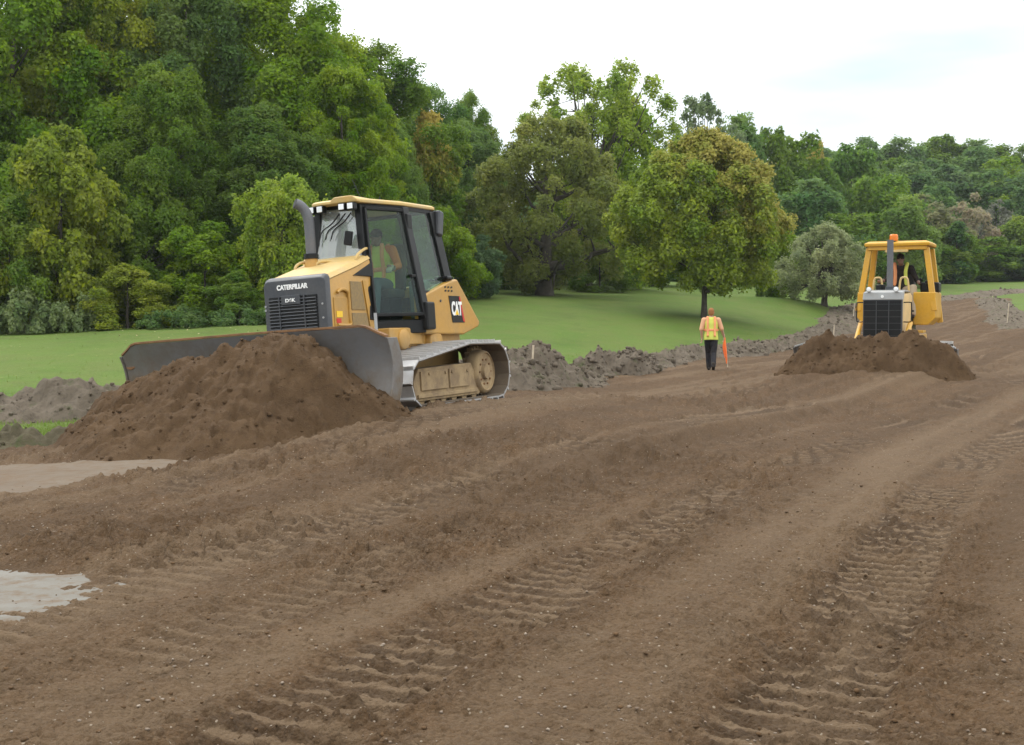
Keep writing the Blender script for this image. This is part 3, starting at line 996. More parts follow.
# ------------------------------------------------------------------ machine materials
MUD = (.19, .135, .085)
YEL = paint('dusty_yellow_paint', (.43, .228, .036), .42, .24, 0, (.27, .20, .11), 2.2, low=.95)
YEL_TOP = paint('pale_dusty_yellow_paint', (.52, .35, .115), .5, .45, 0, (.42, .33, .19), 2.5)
ORG = paint('orange_yellow_paint', (.53, .275, .011), .4, .22, 0, (.33, .22, .09), 2.5, low=.9)
GREYP = paint('grey_paint', (.034, .038, .045), .42, .2, 0, (.12, .11, .095), 2.5)
LGREY = paint('light_grey_paint', (.30, .31, .31), .45, .3, 0, (.25, .21, .17), 3)
BLACK = paint('black_paint', (.005, .0056, .006), .4, .14, 0, (.03, .027, .023), 3, spec=.25)
RUBBER = paint('black_rubber', (.015, .015, .016), .75, .35, 0, (.06, .05, .04), 3)
STEEL = paint('worn_blade_steel', (.18, .183, .188), .4, .6, .25, (.13, .10, .07), 1.1, low=.75)
RUST = paint('rusty_steel', (.20, .10, .04), .8, .6, 0, (.10, .06, .035), 5)
SHOE = paint('polished_track_steel', (.46, .46, .46), .36, .25, .4, MUD, 3)
DARKMUD = paint('dark_muddy_steel', (.10, .075, .05), .9, .5, 0, (.15, .11, .07), 5)
MUDDY = paint('mud_covered_steel', (.34, .245, .13), .9, .9, 0, (.22, .155, .09), 4)
PIPE = paint('grey_exhaust_steel', (.10, .105, .115), .5, .25, .2, (.16, .14, .12), 4)
WHITE = paint('white_lettering', (.8, .8, .78), .5, .08)
REDD = paint('red_mark', (.5, .02, .015), .5, .1)
YMARK = paint('yellow_mark', (.8, .5, .02), .5, .1)
SEAT = paint('dark_seat_fabric', (.03, .032, .034), .85, .3)
CONSOLE = paint('grey_green_console', (.13, .17, .155), .6, .3)
BEACON = paint('orange_plastic', (.75, .19, .01), .25, .1)
LENS = paint('lamp_lens', (.75, .77, .78), .12, .05, 0, (.5, .5, .48), 6, spec=.8)


def glass_mat(name, tint, dust, refl):
    t = NT(name)
    co = t.obj()
    n = t.noise(2.2, 5, .65, co)
    tr = t.n('ShaderNodeBsdfTransparent', {'Color': tint})
    gl = t.n('ShaderNodeBsdfGlossy', {'Color': (1, 1, 1), 'Roughness': .03})
    di = t.n('ShaderNodeBsdfDiffuse', {'Color': (.62, .64, .62)})
    lw = t.n('ShaderNodeLayerWeight', {'Blend': .5}).outputs['Facing']
    fr = t.math('ADD', .045, t.math('MULTIPLY', t.math('POWER', lw, 5.0), .9))
    a = t.n('ShaderNodeMixShader', {0: t.math('MULTIPLY', fr, refl), 1: tr, 2: gl})
    b = t.n('ShaderNodeMixShader', {0: t.math('MULTIPLY', t.math('ADD', n, .25), dust), 1: a, 2: di})
    t.t.links.new(b.outputs[0], t.out.inputs[0])
    return t.m


GLASS = glass_mat('green_tinted_glass', (.78, .89, .83), .004, .45)
WSHIELD = glass_mat('dusty_windscreen', (.70, .78, .80), .34, 3.0)
GLASS2 = glass_mat('dusty_green_glass', (.58, .74, .66), .025, .6)


def mesh_text(name, txt, size, mat, parent, loc, rot, depth=.004, sx=1.0, bold=.0):
    c = bpy.data.curves.new(name, 'FONT')
    c.body = txt
    c.size = size
    c.extrude = depth
    c.offset = bold
    c.align_x, c.align_y = 'CENTER', 'CENTER'
    tmp = bpy.data.objects.new(name, c)
    COL.objects.link(tmp)
    me = bpy.data.meshes.new_from_object(tmp.evaluated_get(bpy.context.evaluated_depsgraph_get()))
    bpy.data.objects.remove(tmp)
    o = link(name, me, mat, parent)
    o.location = loc
    o.rotation_euler = rot
    o.scale = (sx, 1, 1)
    return o


FRONT = (PI / 2, 0, 0)               # lettering on a face that looks forward (-Y)
LEFT = (PI / 2, 0, PI / 2)           # lettering on a face that looks left (+X)


def crawler(root, s, xc, shoe_w, front, rear, r, pitch, frame_x, top_mat=SHOE, ri=None, carrier=None):
    """one crawler track: belt of shoes, frame, idler, sprocket and rollers. front/rear: y of the wheel centres"""
    zc = r + .07
    ri = ri or r
    zi = ri + .07
    Ls = rear - front
    ang = np.linspace(0, 2 * PI, 73)[:-1]
    cloud = [(front + ri * math.cos(q), zi + ri * math.sin(q)) for q in ang] + [(rear + r * math.cos(q), zc + r * math.sin(q)) for q in ang]
    if carrier is not None: cloud.append((carrier, zc + r + .012))
    cloud = sorted(set(cloud))
    def half(pts):
        h = []
        for p in pts:
            while len(h) > 1 and (h[-1][0] - h[-2][0]) * (p[1] - h[-2][1]) - (h[-1][1] - h[-2][1]) * (p[0] - h[-2][0]) <= 0: h.pop()
            h.append(p)
        return h[:-1]
    hull = half(cloud) + half(cloud[::-1])
    hull = np.array(hull[::-1])                       # clockwise: along the top run from front to rear
    seg = np.roll(hull, -1, 0) - hull
    ln = np.hypot(seg[:, 0], seg[:, 1])
    cum = np.concatenate([[0], np.cumsum(ln)])
    n = round(cum[-1] / pitch)
    b, b2 = MB(), MB()
    prof = [(-pitch * .49, 0), (pitch * .47, 0), (pitch * .47, .022), (-pitch * .30, .022), (-pitch * .36, .062), (-pitch * .47, .062), (-pitch * .49, .02)]
    inner = [(-pitch * .5, -.003), (pitch * .48, -.003), (pitch * .48, -.014), (-pitch * .5, -.014)]
    for i in range(n):
        q = cum[-1] * (i + .3) / n
        k = min(np.searchsorted(cum, q, 'right') - 1, len(seg) - 1)
        def at_(u):
            u = u % cum[-1]
            j = min(np.searchsorted(cum, u, 'right') - 1, len(seg) - 1)
            return hull[j] + seg[j] * ((u - cum[j]) / max(ln[j], 1e-9))
        p0, p1 = at_(q - pitch * .3), at_(q + pitch * .3)
        y, z = (p0 + p1) / 2
        ty, tz = (p1 - p0) / np.hypot(*(p1 - p0))
        for bb, pr, ww in ((b, prof, shoe_w), (b2, inner, shoe_w * .985)):
            bb.prism([(xc * s - ww / 2, y + u * ty - v * tz, z + u * tz + v * ty) for u, v in pr], (ww, 0, 0))
    belt = b.build('track_belt', top_mat, root, 0, 30)
    b2.build('track_chain', DARKMUD, belt, 0, 30)
    fx = frame_x
    b = MB()                                           # roller frame with its guard plates
    x0, x1 = s * (xc - .16), s * fx
    yz = [(front + .12, .12), (front + .10, zc - .08), (front + .26, zc + .10), (rear - .50, zc + .13), (rear - .20, .18), (rear - .28, .12)]
    b.prism([(x0, y, z) for y, z in yz], (x1 - x0, 0, 0))
    fr = b.build('track_frame', MUDDY, root, .012)
    b = MB()
    m = (front + rear) / 2
    for ya, yb, za, zb in ((front + .28, m - .12, zc - .2, zc + .06), (m - .06, rear - .62, zc - .2, zc + .07), (front + .18, rear - .36, .16, zc - .25)):
        b.box((s * fx, ya, za), (s * (fx + .025), yb, zb))
    for y in (front + .5, m - .2, m, rear - .7):
        b.lathe([(.0, 0), (.022, 0), (.022, .02 * s), (0, .02 * s)], 'X', (s * (fx + .025), y, zc + .02), 8)
    b.build('guard_plate', MUDDY, fr, .006)
    k = 6
    for i in range(k):
        y = front + .35 + (rear - front - .75) * i / (k - 1)
        b = MB()
        b.lathe([(0, -.17), (.1, -.17), (.1, -.1), (.085, -.1), (.085, .1), (.1, .1), (.1, .17), (0, .17)], 'X', (s * (xc - .03), y, .165), 14)
        b.build('roller', MUDDY, root, 0, 40)
    b = MB()
    b.lathe([(0, -.12), (ri - .08, -.12), (ri - .03, -.08), (ri - .03, .08), (ri - .08, .12), (ri * .55, .12), (ri * .5, .05), (.1, .05), (.1, .12), (0, .12)], 'X', (s * xc, front, zi))
    b.build('idler', MUDDY, root, 0, 40)
    b = MB()
    ring = []
    nt = 22
    for i in range(nt * 4):
        a = 2 * PI * i / (nt * 4)
        rr = r - .01 if i % 4 in (0, 1) else r - .055
        ring.append((s * (xc - .04), rear + rr * math.cos(a), zc + rr * math.sin(a)))
    b.prism(ring, (s * .08, 0, 0))
    sp = b.build('sprocket', MUDDY, root, 0, 30)
    b = MB()
    h0 = s * (xc + .04)
    b.lathe([(0, 0), (r * .84, 0), (r * .84, s * .12), (r * .80, s * .17), (r * .72, s * .19), (r * .70, s * .165), (r * .30, s * .15), (r * .28, s * .2), (0, s * .2)], 'X', (h0, rear - .1, zc - .02))
    hub = b.build('hub', MUDDY, sp, 0, 40)
    for i in range(10):
        a = 2 * PI * i / 10
        b = MB()
        b.lathe([(0, 0), (.017, 0), (.017, s * .02), (0, s * .02)], 'X', (h0 + s * .153, rear - .1 + r * .48 * math.cos(a), zc - .02 + r * .48 * math.sin(a)), 6)
        b.build('bolt', RUST, sp)
    return belt


def moldboard(root, x0, x1, yf, H, mat, end_drop=.14, corner=.3, rust=RUST):
    """curved dozer blade from x0 to x1"""
    def prof(h):
        out = []
        for i in range(11):
            z = h * i / 10
            u = z / H
            out.append((yf + .26 * math.sin(PI * min(1, u * .92 + .04)) - .10 * (1 - u), z))
        return out
    xs = [x0, x0 + corner * .5, x0 + corner, x0 + corner * 1.4, (x0 + x1) / 2, x1 - corner * 1.4, x1 - corner, x1 - corner * .5, x1]
    hs = [H - end_drop, H - end_drop * .6, H - .02, H, H + .01, H, H - .02, H - end_drop * .6, H - end_drop]
    rings = []
    for x, h in zip(xs, hs):
        p = prof(h)
        rings.append([(x, y, z) for y, z in p] + [(x, y + .05, z) for y, z in p[::-1]])
    b = MB().loft(rings)
    blade = b.build('blade', mat, root, .006, 40)
    b = MB()
    for xa, xb, ha, hb in zip(xs, xs[1:], hs, hs[1:]):
        ya, yb = prof(ha)[-1][0], prof(hb)[-1][0]
        b.loft([[(xa, ya - .012, ha + .004), (xa, ya + .075, ha + .004), (xa, ya + .075, ha + .034), (xa, ya - .012, ha + .034)],
                [(xb, yb - .012, hb + .004), (xb, yb + .075, hb + .004), (xb, yb + .075, hb + .034), (xb, yb - .012, hb + .034)]])
    b.build('top_edge', rust, blade, .004)
    for xe, sg in ((x0, -1), (x1, 1)):
        h = H - end_drop
        p = prof(h)
        b = MB().prism([(xe + sg * .003, y - .02, z) for y, z in p] + [(xe + sg * .003, y + .22, z) for y, z in p[::-1]], (sg * .03, 0, 0))
        b.build('end_plate', mat, blade, .006)
    b = MB().box((x0 + .05, yf - .13, -.1), (x1 - .05, yf - .105, .12))
    b.build('cutting_edge', mat, blade, .004)
    b = MB()
    for z in (.3, .62):
        b.box((x0 + .3, yf + .27, z), (x1 - .3, yf + .40, z + .16))
    for x in (-.6, 0, .6): b.box((x - .06, yf + .2, .1), (x + .06, yf + .44, H - .1))
    b.build('stiffener', YEL if rust is RUST else ORG, blade, .01)
    return blade
# ------------------------------------------------------------------ the near bulldozer with its closed cab
D1 = empty('bulldozer', (-1.944, 17.3, .18), (0, R(-4), R(-24)))
tag(D1, 'dusty yellow bulldozer with glazed cab and grey exhaust pipe, nearer the camera', 'bulldozer', 'bulldozers at work')
for s in (1, -1): crawler(D1, s, 1.0, .76, -1.10, 1.27, .39, .2, 1.17, SHOE, .30, .38)
MB().box((-.62, -1.55, .5), (.62, 1.5, .98)).box((-.5, -1.78, .62), (.5, -1.5, 1.1)).build('main_frame', YEL, D1, .02)
b = MB().box((-.7, -.72, .9), (.7, .2, 1.14)).box((-.66, .2, .86), (.66, 1.5, 1.06))
b.lathe([(0, .62), (.19, .62), (.19, .74), (.13, .78), (0, .78)], 'X', (0, .55, .93))
b.lathe([(0, .62), (.15, .62), (.15, .72), (.1, .75), (0, .75)], 'X', (0, -.35, .98))
b.build('lower_body', YEL, D1, .02)
# hood: a shell that falls towards the front, with chamfered shoulders
def hood_ring(y, w_, zt, zb):
    return [(-w_, y, zb), (-w_, y, zt - .09), (-w_ + .035, y, zt - .03), (-w_ + .11, y, zt), (w_ - .11, y, zt), (w_ - .035, y, zt - .03), (w_, y, zt - .09), (w_, y, zb)]
hood = MB().loft([hood_ring(-1.80, .475, 1.86, .98), hood_ring(-1.5, .475, 1.935, .98), hood_ring(-1.1, .475, 2.05, .98), hood_ring(-.76, .465, 2.16, .98), hood_ring(-.68, .46, 2.17, .98)]).build('hood', YEL, D1, .008)
def top_ring(y, w_, zt):
    return [(-w_, y, zt - .06), (-w_ + .05, y, zt - .005), (-w_ + .12, y, zt + .012), (w_ - .12, y, zt + .012), (w_ - .05, y, zt - .005), (w_, y, zt - .06), (w_ - .03, y, zt - .09), (-w_ + .03, y, zt - .09)]
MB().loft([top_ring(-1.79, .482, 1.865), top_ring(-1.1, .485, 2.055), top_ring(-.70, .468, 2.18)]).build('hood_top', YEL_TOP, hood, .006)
# grey radiator surround
gr = MB()
def face_ring(y, w_, zt, zb, c): return [(-w_ + c, y, zb), (-w_, y, zb + c), (-w_, y, zt - .06), (-w_ + .02, y, zt - .018), (-w_ + .065, y, zt), (w_ - .065, y, zt), (w_ - .02, y, zt - .018), (w_, y, zt - .06), (w_, y, zb + c), (w_ - c, y, zb)]
gr.loft([face_ring(-1.797, .485, 1.875, .9, .03), face_ring(-1.86, .485, 1.862, .9, .03), face_ring(-1.905, .475, 1.82, .9, .03)])
surround = gr.build('radiator_surround', GREYP, D1, .01)
b = MB().box((-.40, -1.916, .93), (.345, -1.9, 1.61))
grille = b.build('grille', BLACK, D1, .004)
sl_ = MB()
for i in range(15):
    z = .965 + .0425 * i
    sl_.box((-.39, -1.935, z), (.335, -1.912, z + .012), (R(-28), 0, 0))
sl_.box((-.235, -1.94, .93), (-.22, -1.915, 1.61)).box((.15, -1.94, .93), (.165, -1.915, 1.61))
sl_.build('slat', GREYP, grille)
MB().box((-.19, -1.944, 1.50), (.1, -1.918, 1.62)).build('badge_plate', GREYP, grille, .006)
mesh_text('badge', 'D6K', .062, WHITE, grille, (-.045, -1.95, 1.553), FRONT, .003, 1.3, .002)
mesh_text('hood_lettering', 'CATERPILLAR', .088, WHITE, surround, (-.03, -1.9095, 1.728), FRONT, .004, .88, .0035)
for x, z in ((-.46, 1.5), (-.46, 1.45), (.42, 1.48), (.42, 1.3), (.42, 1.06), (.42, .98)):
    MB().lathe([(0, 0), (.014, 0), (.014, -.012), (0, -.012)], 'Y', (x, -1.904, z), 8).build('bolt', LGREY, surround)
MB().box((-.43, -1.98, 1.0), (-.31, -1.915, 1.12)).build('tow_lamp', BLACK, surround, .015)
MB().lathe([(0, 0), (.03, 0), (.03, -.01), (0, -.01)], 'Y', (-.365, -1.98, 1.065), 14).build('lamp_lens', LENS, surround)
# engine side panels, both sides
for s in (1, -1):
    X = s * .4765
    d = MB().box((X, -1.74, 1.06), (X + s * .012, -1.36, 1.56)).build('engine_door', YEL, D1, .006)
    rim = arc([(X + s * .02, -1.70, 1.20), (X + s * .02, -1.40, 1.20), (X + s * .02, -1.385, 1.30), (X + s * .02, -1.39, 1.58), (X + s * .02, -1.45, 1.655), (X + s * .02, -1.58, 1.66), (X + s * .02, -1.66, 1.62)], 5)
    MB().tube(rim, .022, 8).build('door_rim', YEL, d)
    MB().box((X + s * .013, -1.7, 1.30), (X + s * .018, -1.56, 1.38)).build('decal', YMARK, d)
    MB().box((X + s * .013, -1.71, 1.225), (X + s * .018, -1.6, 1.285)).build('warning_label', REDD, d)
    p = MB()
    for poly in ([(-1.31, 1.06), (-.87, 1.06), (-.94, 1.36), (-1.31, 1.36)], [(-1.31, 1.40), (-.95, 1.40), (-1.03, 1.78), (-1.31, 1.78)]):
        p.prism([(X, y, z) for y, z in poly], (s * .012, 0, 0))
    p.build('screen_panel', paint('dusty_screen', (.25, .17, .07), .8, .6, 0, (.2, .15, .09), 30), D1, .004)
    p = MB().prism([(X, -.84, 1.06), (X, -.72, 1.06), (X, -.90, 1.80), (X, -.99, 1.80)], (s * .012, 0, 0))
    p.build('side_strut', YEL, D1, .004)
    p = MB().prism([(s * .468, -1.22, 1.86), (s * .468, -.70, 1.86), (s * .468, -.70, 2.06)], (s * .018, 0, 0))
    p.build('recess_panel', BLACK, D1, .004)  # black panel stands in for the dark gap under the hood edge
    MB().tube(arc([(s * .40, -1.02, 1.98), (s * .42, -.98, 2.14), (s * .42, -.72, 2.25), (s * .40, -.62, 2.16)], 6), .02, 8).build('grab_rail', YEL_TOP, D1)
# exhaust
b = MB().lathe([(0, 1.85), (.115, 1.85), (.11, 2.0), (.085, 2.13), (.085, 2.15), (0, 2.15)], 'Z', (-.2, -1.15, 0))
st = b.build('exhaust_base', YEL, D1, .004)
MB().lathe([(.0, 2.14), (.10, 2.14), (.10, 2.21), (0, 2.21)], 'Z', (-.2, -1.15, 0)).build('exhaust_clamp', BLACK, D1, .004)
pp = arc([(-.2, -1.15, 2.15), (-.2, -1.15, 2.55), (-.205, -1.16, 2.70), (-.235, -1.18, 2.80), (-.28, -1.22, 2.87), (-.325, -1.26, 2.90)], 6)
ex = MB().tube(pp, .07, 18).build('exhaust_pipe', PIPE, D1, 0, 50)
MB().lathe([(0, 0), (.066, 0), (.066, .01), (0, .01)], 'Z').build('pipe_mouth', BLACK, ex).matrix_local = Matrix.Translation(Vector(pp[-1]) + Vector((-.6, -.7, .35)).normalized() * .002) @ Vector((-.6, -.7, .35)).to_track_quat('Z', 'Y').to_matrix().to_4x4()
MB().tube(arc([(-.36, -1.32, 1.92), (-.36, -1.30, 2.04), (-.32, -1.2, 2.10), (-.28, -1.12, 2.08), (-.26, -1.1, 2.0)], 6), .02, 8).build('guard_loop', YEL_TOP, D1)
MB().tube(arc([(-.14, -1.2, 1.95), (-.1, -1.15, 2.08), (.02, -1.0, 2.09), (.12, -.9, 2.02)], 6), .02, 8).build('guard_loop', YEL_TOP, D1)

# cab: narrow in front, flared to the door post; every post a bar
ZT, ZF = 2.86, 1.26
A_t, A_b = Vector((.32, -.68, ZT)), Vector((.455, -.82, ZF))
B_t, B_b = Vector((.56, .10, ZT)), Vector((.775, .18, ZF))
C_t, C_b = Vector((.60, .88, ZT)), Vector((.69, 1.16, 1.62))
mir = lambda v: Vector((-v.x, v.y, v.z))
def bar(a, c, w_, d_):
    a, c = Vector(a), Vector(c)
    t_ = (c - a).normalized()
    u = Vector((0, 1, 0)) if abs(t_.y) < .8 else Vector((0, 0, 1))
    v = t_.cross(u).normalized(); u = v.cross(t_).normalized()
    q = lambda p: [p + v * (i * w_ / 2) + u * (j * d_ / 2) for i, j in ((-1, -1), (1, -1), (1, 1), (-1, 1))]
    return MB().loft([q(a), q(c)])
cabf = MB().prism([(-.42, -.78, ZF - .1), (.42, -.78, ZF - .1), (.72, .12, ZF - .1), (.68, 1.0, ZF - .1), (-.68, 1.0, ZF - .1), (-.72, .12, ZF - .1)], (0, 0, .1)).build('cab_floor', BLACK, D1, .01)
for f in (lambda v: v, mir):
    bar(f(A_t), f(A_b), .10, .10).build('front_post', BLACK, D1, .01)
    bar(f(B_t), f(B_b), .12, .17).build('door_post', BLACK, D1, .012)
    bar(f(C_t), f(C_b), .10, .22).build('rear_post', BLACK, D1, .012)
    bar(f(A_t), f(B_t), .05, .08).build('roof_rail', BLACK, D1, .008)
    bar(f(B_t), f(C_t), .05, .08).build('roof_rail', BLACK, D1, .008)
    # door with its glass: the pane of the sloping door plane between front post and door post
    i_ = .045
    def on(u, v, off=0):
        t_ = A_t.lerp(B_t, u); l_ = A_b.lerp(B_b, u)
        n_ = (B_b - A_b).cross(A_t - A_b).normalized()
        n_ = n_ if n_.x > 0 else -n_
        return f(l_.lerp(t_, v) + n_ * off)
    door = empty('door', parent=D1)
    def ring_bar(u0, v0, u1, v1): return bar(on(u0, v0, .035), on(u1, v1, .035), .075, .05)
    fr = MB()
    for q in ((.06, .02, .06, .97), (.94, .02, .94, .97), (.06, .97, .94, .97), (.06, .04, .94, .04)):
        tmp = ring_bar(*q)
        m_ = bpy.data.meshes.new('t'); tmp.bm.to_mesh(m_); tmp.bm.free(); fr.bm.from_mesh(m_); bpy.data.meshes.remove(m_)
    fr.build('door_frame', BLACK, door, .01)
    MB().prism([on(.08, .05, .04), on(.92, .05, .04), on(.92, .96, .04), on(.08, .96, .04)], (on(0, 0, .006) - on(0, 0, 0))).build('door_glass', GLASS, door)
    hp = on(.86, .38, .06)
    MB().box(hp - Vector((.02, .06, .02)), hp + Vector((.03, .06, .02))).build('door_handle', BLACK, door, .008)
    # rear side window
    n2 = Vector((1 if f(B_t).x > 0 else -1, 0, 0)) * .01
    lo = B_b.lerp(B_t, .235)
    MB().prism([f(lo) + n2, f(C_b) + n2, f(C_t) + n2, f(B_t) + n2], n2 * .6).build('side_window', GLASS2, D1)
    bar(f(lo) + n2, f(C_b) + n2, .06, .08).build('window_sill', BLACK, D1, .01)
MB().prism([A_t + Vector((-.03, -.006, 0)), mir(A_t) + Vector((.03, -.006, 0)), Vector((-.40, -.815, 2.05)), Vector((.40, -.815, 2.05))], (0, .008, 0)).build('windscreen', WSHIELD, D1)
MB().prism([(-.56, .895, ZT), (.56, .895, ZT), (.66, 1.16, 1.66), (-.66, 1.16, 1.66)], (0, .008, 0)).build('rear_window', GLASS, D1)
bar(A_t + Vector((0, 0, 0)), mir(A_t), .05, .08).build('windscreen_header', BLACK, D1, .008)
bar((.42, -.80, 2.06), (-.42, -.80, 2.06), .05, .06).build('windscreen_sill', BLACK, D1, .008)
bar(C_t, mir(C_t), .06, .08).build('roof_rail', BLACK, D1, .008)
MB().box((-.44, -.80, 1.28), (.44, -.76, 2.05)).build('firewall', BLACK, D1, .01)
MB().box((-.68, 1.10, 1.28), (.68, 1.16, 1.64)).build('rear_wall', BLACK, D1, .01)
# black step box below the door
MB().prism([(.46, -.84, 1.06), (.80, .16, 1.06), (.80, .16, 1.245), (.46, -.84, 1.245)], (-.16, .05, 0)).build('door_sill', BLACK, D1, .015)
MB().box((.70, .10, 1.10), (.865, .36, 1.50)).build('step_box', BLACK, D1, .03)
MB().box((-.865, .10, 1.10), (-.70, .36, 1.50)).build('step_box', BLACK, D1, .03)
MB().box((.565, .05, 2.55), (.665, .20, 2.77)).build('door_hinge_box', BLACK, D1, .02)
MB().box((.62, .93, 2.50), (.72, 1.08, 2.88), (R(-12), 0, 0)).build('work_lamp_housing', GREYP, D1, .03)
MB().box((.635, .98, 2.3), (.675, 1.06, 2.4)).build('amber_lamp', LENS, D1, .01)
# roof
def roof_ring(z, g_): return [(x * (1 + g_) , y * (1 + g_) , z) for x, y in ((-.34, -.84), (-.2, -.88), (.2, -.88), (.38, -.84), (.60, .06), (.65, .94), (.56, 1.04), (-.56, 1.04), (-.65, .94), (-.60, .06))]
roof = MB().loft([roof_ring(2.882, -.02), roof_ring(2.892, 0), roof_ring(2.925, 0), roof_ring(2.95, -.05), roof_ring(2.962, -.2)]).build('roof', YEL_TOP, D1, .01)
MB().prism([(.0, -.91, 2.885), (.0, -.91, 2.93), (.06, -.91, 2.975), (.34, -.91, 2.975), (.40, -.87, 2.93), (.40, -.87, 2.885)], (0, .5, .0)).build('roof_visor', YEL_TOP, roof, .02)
for x in (-.31, -.17, .18, .32):
    l_ = MB().box((x - .055, -.92, 2.78), (x + .055, -.81, 2.88)).build('roof_lamp', BLACK, D1, .015)
    MB().box((x - .042, -.926, 2.792), (x + .042, -.918, 2.868)).build('lamp_lens', LENS, l_, .006)
for k, x in enumerate((-.12, -.02, .07)):
    MB().tube(arc([(x + .16, -.75, 2.76), (x + .05, -.77, 2.64), (x - .1, -.80, 2.54), (x - .15, -.81, 2.42)], 4), .009, 6).build('wiper_hose', BLACK, D1)
MB().tube([(-.275, -.77, 2.66), (-.285, -.81, 2.34)], .009, 6).build('wiper', BLACK, D1)
MB().box((.17, -.89, 2.30), (.30, -.85, 2.50), (0, R(12), 0)).build('mirror', BLACK, D1, .03)
m_ = MB().box((-.47, -.72, 2.18), (-.37, -.62, 2.78)).build('side_mirror', BLACK, D1, .03)
MB().tube([(.1, .3, 2.95), (.08, .32, 3.1)], .008, 5).build('antenna', BLACK, D1)
MB().tube([(.1, -.2, 2.95), (-.02, -.25, 3.3)], .006, 5).build('antenna', BLACK, D1)
# seat and controls
se = MB().box((-.25, .12, 1.60), (.25, .62, 1.74)).build('seat', SEAT, D1, .04)
MB().box((-.25, .58, 1.70), (.25, .72, 2.42), (R(-8), 0, 0)).build('backrest', SEAT, se, .05)
MB().box((-.2, .2, 1.28), (.2, .58, 1.6)).build('seat_base', BLACK, se, .02)
MB().box((.36, .50, 1.28), (.58, .80, 1.84)).build('console', CONSOLE, D1, .03)
MB().box((-.50, .05, 1.28), (-.30, .62, 1.86)).build('console', CONSOLE, D1, .03)
MB().tube([(.44, .52, 1.83), (.43, .42, 2.02)], .02, 8).ball((.43, .42, 2.04), .035).build('control_lever', BLACK, D1)
MB().tube([(-.40, .1, 1.85), (-.39, .03, 2.02)], .02, 8).ball((-.39, .03, 2.04), .035).build('control_lever', BLACK, D1)
MB().box((-.3, -.72, 1.7), (.3, -.5, 2.1)).build('dashboard', BLACK, D1, .04)
# rear tank with its lettering
for s in (1, -1):
    pf = [(.18, 1.04), (.18, 1.60), (.98, 1.81), (1.27, 1.86), (1.98, 1.20), (1.9, 1.13), (1.40, 1.02)]
    tk = MB().prism([(s * .60, y, z) for y, z in pf], (s * .19, 0, 0)).build('side_tank', YEL, D1, .03)
    X = s * .793
    MB().prism([(X, 1.01, 1.20), (X, 1.42, 1.20), (X, 1.29, 1.60), (X, .93, 1.60)], (s * .004, 0, 0)).build('logo_panel', BLACK, tk)
    mesh_text('logo', 'CAT', .27, WHITE, tk, (s * .800, 1.165, 1.40), LEFT if s > 0 else (PI / 2, 0, -PI / 2), .003, .62, .012)
    MB().prism([(s * .803, 1.10, 1.315), (s * .803, 1.22, 1.315), (s * .803, 1.16, 1.40)], (s * .004, 0, 0)).build('logo_triangle', YMARK, tk)
    MB().prism([(s * .7975, 1.36, 1.22), (s * .7975, 1.42, 1.205), (s * .7975, 1.30, 1.59), (s * .7975, 1.26, 1.59)], (s * .004, 0, 0)).build('red_stripe', REDD, tk)
    for i in range(3):
        for j in range(2):
            MB().prism([(X - s * .001, .82 + .1 * i, 1.655 + .055 * j), (X - s * .001, .875 + .1 * i, 1.665 + .055 * j), (X - s * .001, .87 + .1 * i, 1.69 + .055 * j), (X - s * .001, .815 + .1 * i, 1.68 + .055 * j)], (s * .003, 0, 0)).build('vent_slot', BLACK, tk)
    MB().lathe([(0, 0), (.02, 0), (.02, s * .01), (0, s * .01)], 'X', (X, .66, 1.52), 10).build('lock', GREYP, tk)
MB().prism([(-.6, 1.1, 1.06), (-.6, 1.1, 1.80), (-.6, 1.24, 1.80), (-.6, 1.92, 1.2), (-.6, 1.84, 1.1)], (1.2, 0, 0)).build('rear_body', YEL, D1, .03)
MB().box((.55, .96, 1.84), (.78, 1.14, 1.90)).box((.2, .98, 1.84), (.5, 1.12, 1.88)).build('fuel_cap', BLACK, D1, .02)
# blade and its linkage
bl = moldboard(D1, -2.30, 1.72, -2.72, 1.11, STEEL, .14, .22)
for s in (1, -1):
    MB().prism([(s * .45, -2.4, .30), (s * .45, -1.2, .34), (s * .45, -.7, .42), (s * .45, -.7, .62), (s * .45, -1.3, .62), (s * .45, -2.4, .56)], (s * .16, 0, 0)).build('push_arm', YEL, D1, .015)
    cy = MB().tube([(s * .40, -1.55, 1.20), (s * .38, -2.0, .95)], .055, 14).build('lift_cylinder', YEL, D1)
    MB().tube([(s * .38, -1.98, .96), (s * .37, -2.36, .74)], .03, 12).build('piston_rod', STEEL, cy)
MB().tube([(1.5, -2.44, .9), (1.495, -2.43, 1.28)], .02, 8).build('guide_rod', LGREY, bl)
MB().lathe([(0, 0), (.11, 0), (.11, .05), (.05, .05), (.05, .0)], 'Y', (-2.22, -2.55, .90)).build('lifting_eye', RUST, bl, .005)

